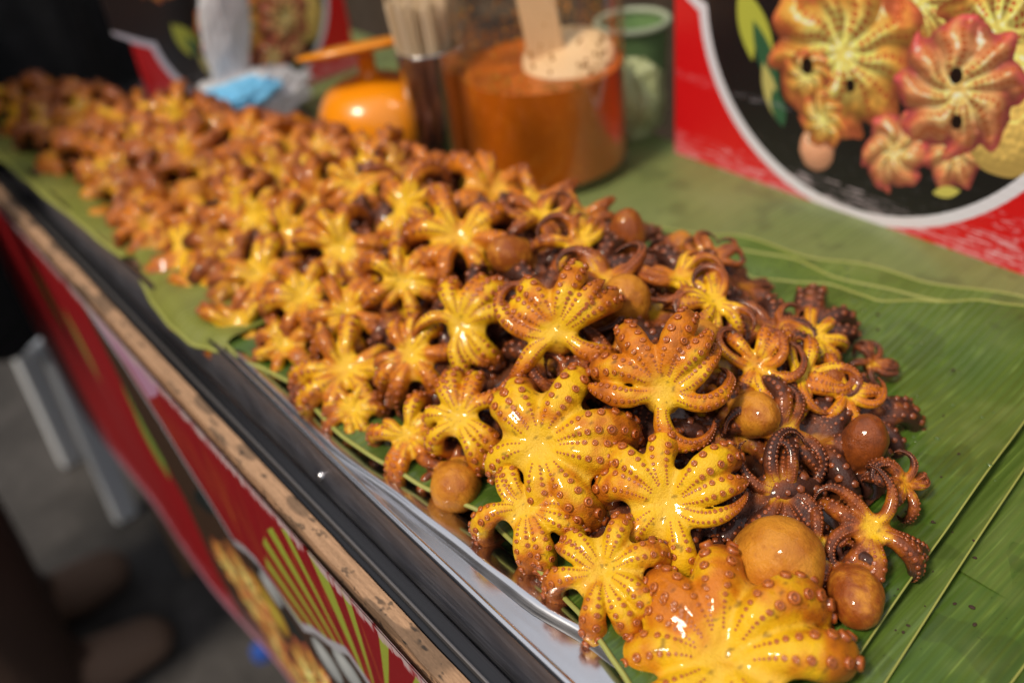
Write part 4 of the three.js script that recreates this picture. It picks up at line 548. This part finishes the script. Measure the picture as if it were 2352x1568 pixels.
// ---------------------------------------------------------------- the stall around: awning, dark sheets
function sheet(w, h, n, m, f, thick) { const pos = [], idx = [], uv = []; for (let s = 0; s < 2; s++) for (let i = 0; i <= n; i++) for (let j = 0; j <= m; j++) { const u = i / n, v = j / m, o = f(u, v); pos.push((u - 0.5) * w, v * h, o - s * thick); uv.push(u * w, v * h); } const r = m + 1, H = (n + 1) * r; for (let i = 0; i < n; i++) for (let j = 0; j < m; j++) { const a = i * r + j; idx.push(a, a + r, a + 1, a + 1, a + r, a + r + 1, H + a, H + a + 1, H + a + r, H + a + 1, H + a + r + 1, H + a + r); } const g = new THREE.BufferGeometry(); g.setAttribute('position', new THREE.Float32BufferAttribute(pos, 3)); g.setAttribute('uv', new THREE.Float32BufferAttribute(uv, 2)); g.setIndex(idx); g.computeVertexNormals(); return g; }
{
  const weave = texture(128, 128, (u, v) => { const a = 0.75 + 0.25 * tn(u, v, 64); return [a, a, a]; });
  const brown = std({ color: lin(0.075, 0.05, 0.032), roughness: 0.9, map: weave }), black = std({ color: lin(0.016, 0.016, 0.018), roughness: 0.95, map: weave });
  const a = solo('tarpaulin', sheet(5.2, 2.3, 160, 6, (u, v) => 0.05 * Math.sin(u * 70) * (1 - 0.4 * v) + 0.03 * Math.sin(u * 31 + v), 0.002), brown, 'dark brown sheet closing the back of the stall behind jar and posters', 'tarpaulin'); a.position.set(1.25, 0.02, -1.0); a.rotation.y = -Math.PI / 2;
  const b = solo('black_cloth', sheet(0.86, 1.78, 60, 10, (u, v) => 0.025 * Math.sin(u * 24) + 0.01 * Math.sin(u * 57 + v * 2), 0.002), black, 'black cloth hanging at the far end of the counter beside the red poster', 'cloth'); b.position.set(0.005, TOP - 0.39, -1.5);
  const c = solo('tarpaulin', sheet(3.4, 1.2, 90, 6, (u, v) => 0.04 * Math.sin(u * 60), 0.002), brown, 'dark sheet hanging across the alley beyond the far end of the stall', 'tarpaulin'); c.position.set(-0.2, 0.3, -3.3);
}
{ // unseen shop added across the alley to block low light; steel mirrors it
  const t = thing('added_shop', 'unseen closed shop with rolling shutter, added across the alley to block low light', 'building'); t.position.set(-2.6, 0, -0.5);
  const wall = std({ color: lin(0.2, 0.18, 0.16), roughness: 0.9 }), steel = std({ color: lin(0.16, 0.17, 0.19), roughness: 0.5, metalness: 0.4 });
  part('wall', box(0.3, 3.0, 1.6, 0, 1.5, -3.0, 0.01), wall, t); part('wall', box(0.3, 3.0, 1.6, 0, 1.5, 3.0, 0.01), wall, t); part('lintel', box(0.3, 0.8, 4.4, 0, 2.6, 0, 0.01), wall, t);
  const slat = box(0.03, 0.098, 4.398, 0, 0, 0, 0.006); for (let i = 0; i < 22; i++) { const m = part('shutter_slat', slat, steel, t); m.position.set(0.02, 0.05 + i * 0.1, 0); } shadows(t);
}
// ---------------------------------------------------------------- the aisle: stool, crate, a customer's legs
{
  const white = phys({ color: lin(0.74, 0.78, 0.84), roughness: 0.45 });
  const t = thing('plastic_stool', 'white plastic stool half hidden under the far end of the counter', 'stool'); t.position.set(0.235, 0, -1.68); t.rotation.y = 0.1;
  part('seat', box(0.3, 0.03, 0.3, 0, 0.425, 0, 0.01), white, t); for (const [x, z] of [[-1, 1], [1, 1], [-1, -1], [1, -1]]) { const g = box(0.045, 0.42, 0.03, 0, 0.21, 0, 0.008); g.rotateZ(x * 0.05); g.translate(x * 0.125, 0, z * 0.125); part('leg', g, white, t); }
  part('rail', box(0.24, 0.03, 0.014, 0, 0.28, 0.12, 0.004), white, t); part('rail', box(0.24, 0.03, 0.014, 0, 0.14, 0.12, 0.004), white, t);
  const c = solo('styrofoam_block', box(0.1, 0.06, 0.14, 0.26, 0.03, -1.46, 0.008), white, 'small white block on the ground beside the white stool', 'block');
  const k = solo('bottle_cap', new THREE.CylinderGeometry(0.018, 0.019, 0.014, 20), phys({ color: lin(0.03, 0.09, 0.4), roughness: 0.4 }), 'blue plastic cap on the ground under the counter', 'cap'); const kp = onY(605, 1500, -TOP); k.position.set(kp.x, 0.007, kp.z);
}
{ // person: one continuous figure from tapered capsules
  const hs = 0.013, caps = [], C = (a, b, ra, rb, m) => caps.push([V(...a), V(...b), ra, rb, m]);
  const ox = -0.115, oz = -1.29;
  for (const s of [-1, 1]) { const z = s * 0.085; C([-0.02, 0.9, z], [0.0, 0.5, z], 0.098, 0.078, 0); C([0.0, 0.5, z], [-0.01, 0.1, z], 0.08, 0.075, 0); C([-0.02, 0.05, z], [0.15, 0.035, z + s * 0.015], 0.042, 0.034, 1); C([0.1, 0.034, z + s * 0.01], [0.16, 0.03, z + s * 0.015], 0.04, 0.03, 1); C([0, 1.4, s * 0.19], [-0.04, 1.1, s * 0.25], 0.052, 0.042, 2); C([-0.04, 1.1, s * 0.25], [0.1, 0.92, s * 0.24], 0.042, 0.032, 2); C([0.1, 0.92, s * 0.24], [0.17, 0.87, s * 0.235], 0.034, 0.02, 3); }
  C([-0.02, 0.95, -0.05], [-0.02, 0.95, 0.05], 0.13, 0.13, 0); C([-0.02, 1.05, 0], [0, 1.34, 0], 0.135, 0.13, 2); C([0, 1.36, -0.13], [0, 1.36, 0.13], 0.08, 0.08, 2); C([0, 1.4, 0], [0.015, 1.52, 0], 0.055, 0.052, 3); C([0.02, 1.62, 0], [0.03, 1.56, 0], 0.095, 0.07, 3); C([0.105, 1.6, 0], [0.12, 1.575, 0], 0.012, 0.014, 3); C([-0.01, 1.64, 0], [0.0, 1.66, 0], 0.1, 0.1, 4);
  const lo = V(-0.3, -0.02, -0.4), nx = 46, ny = 140, nz3 = 62, D = new Float32Array(nx * ny * nz3), M = new Uint8Array(D.length), cols = [[0.035, 0.016, 0.009], [0.16, 0.1, 0.07], [0.02, 0.02, 0.025], [0.4, 0.22, 0.14], [0.01, 0.008, 0.007]];
  for (let k = 0, c = 0; k < nz3; k++) for (let j = 0; j < ny; j++) for (let i = 0; i < nx; i++, c++) { const p = V(lo.x + i * hs, lo.y + j * hs, lo.z + k * hs); let d = 1, m = 0, bm = 1; for (const [a, b, ra, rb, mm] of caps) { const v = b.clone().sub(a), q = p.clone().sub(a), t = clamp(q.dot(v) / v.lengthSq()), e = q.addScaledVector(v, -t).length() - ra - (rb - ra) * t; if (e < bm) { bm = e; m = mm; } const kk = 0.035, g = Math.max(kk - Math.abs(d - e), 0) / kk; d = Math.min(d, e) - g * g * kk / 4; } D[c] = d + (m === 0 ? 0.006 * nz(p.x * 12, p.y * 7, p.z * 12) : 0); M[c] = m; }
  const vid = new Int32Array(D.length).fill(-1), pos = [], col = [], idx = [], sx = 1, sy = nx, sz = nx * ny, cs = [0, sx, sy, sx + sy, sz, sz + sx, sz + sy, sz + sx + sy], ed = [[0, 1], [2, 3], [4, 5], [6, 7], [0, 2], [1, 3], [4, 6], [5, 7], [0, 4], [1, 5], [2, 6], [3, 7]];
  for (let k = 0; k < nz3 - 1; k++) for (let j = 0; j < ny - 1; j++) for (let i = 0; i < nx - 1; i++) { const c = (k * ny + j) * nx + i; let m = 0; for (let e = 0; e < 8; e++) if (D[c + cs[e]] < 0) m |= 1 << e; if (!m || m === 255) continue; let x = 0, y = 0, z = 0, q = 0; for (const [a, b] of ed) { const da = D[c + cs[a]], db = D[c + cs[b]]; if ((da < 0) === (db < 0)) continue; const t = da / (da - db); x += (a & 1) + t * ((b & 1) - (a & 1)); y += (a >> 1 & 1) + t * ((b >> 1 & 1) - (a >> 1 & 1)); z += (a >> 2) + t * ((b >> 2) - (a >> 2)); q++; } vid[c] = pos.length / 3; pos.push(lo.x + (i + x / q) * hs, lo.y + (j + y / q) * hs, lo.z + (k + z / q) * hs); col.push(...cols[M[c]]); }
  for (let k = 1; k < nz3 - 1; k++) for (let j = 1; j < ny - 1; j++) for (let i = 1; i < nx - 1; i++) { const c = (k * ny + j) * nx + i, s = D[c] < 0, Q = (a, b, e, f, fl) => fl ? idx.push(a, e, b, a, f, e) : idx.push(a, b, e, a, e, f); if (s !== D[c + sx] < 0) Q(vid[c - sy - sz], vid[c - sz], vid[c], vid[c - sy], !s); if (s !== D[c + sy] < 0) Q(vid[c - sx - sz], vid[c - sx], vid[c], vid[c - sz], !s); if (s !== D[c + sz] < 0) Q(vid[c - sx - sy], vid[c - sy], vid[c], vid[c - sx], !s); }
  const g = new THREE.BufferGeometry(); g.setAttribute('position', new THREE.Float32BufferAttribute(pos, 3)); g.setAttribute('color', new THREE.Float32BufferAttribute(col, 3)); g.setIndex(idx); g.computeVertexNormals();
  const t = solo('person', g, std({ vertexColors: true, roughness: 0.85 }), 'person in dark brown trousers and tan shoes standing in the aisle at the left', 'person'); t.position.set(ox, 0.005, oz);
}

// ---------------------------------------------------------------- crumbs and drops of water on the leaves
{
  seed = 2024; scene.updateMatrixWorld(true); const blades = []; scene.traverse((o) => { if (o.name === 'blade') blades.push(o); }); const rc = new THREE.Raycaster(), crumbs = [], drops = [];
  const drop = (x, z) => { rc.set(V(x, TOP + 0.2, z), V(0, -1, 0)); const h = rc.intersectObjects(blades, false)[0]; return h ? h.point : null; };
  for (let i = 0; i < 90; i++) { const p = i < 60 ? onY(rr(1700, 2250), rr(690, 1450), 0.01) : onY(rr(860, 1400), rr(1040, 1500), 0.01), q = drop(p.x, p.z); if (!q) continue; const g = new THREE.IcosahedronGeometry(rr(0.0004, 0.0012), 1); g.scale(1, 0.6, rr(0.6, 1.6)); g.rotateY(rr(0, 6)); g.translate(q.x, q.y + 0.0003, q.z); crumbs.push(g); }
  for (let i = 0; i < 200; i++) { const p = rnd() < 0.8 ? onY(rr(1640, 2000), rr(590, 760), 0.012) : onY(rr(1900, 2300), rr(760, 1300), 0.01), q = drop(p.x, p.z); if (!q) continue; const r = rr(0.0005, 0.0017), g = new THREE.SphereGeometry(r, 12, 6, 0, 6.2832, 0, 1.5708); g.scale(1, 0.5, rr(0.8, 1.3)); g.translate(q.x, q.y + 0.0001, q.z); drops.push(g); }
  tag(part('char_crumbs', mergeGeometries(crumbs), std({ color: lin(0.035, 0.014, 0.008), roughness: 0.8 }), scene), 'tiny burnt crumbs scattered on the banana leaves', 'crumbs', null, 'stuff');
  tag(part('water_drops', mergeGeometries(drops), phys({ color: lin(0.07, 0.12, 0.02), roughness: 0.03, clearcoat: 1, clearcoatRoughness: 0.02 }), scene), 'small shining drops on the banana leaves right of the heap', 'drops', null, 'stuff');
}

renderer.render(scene, camera);
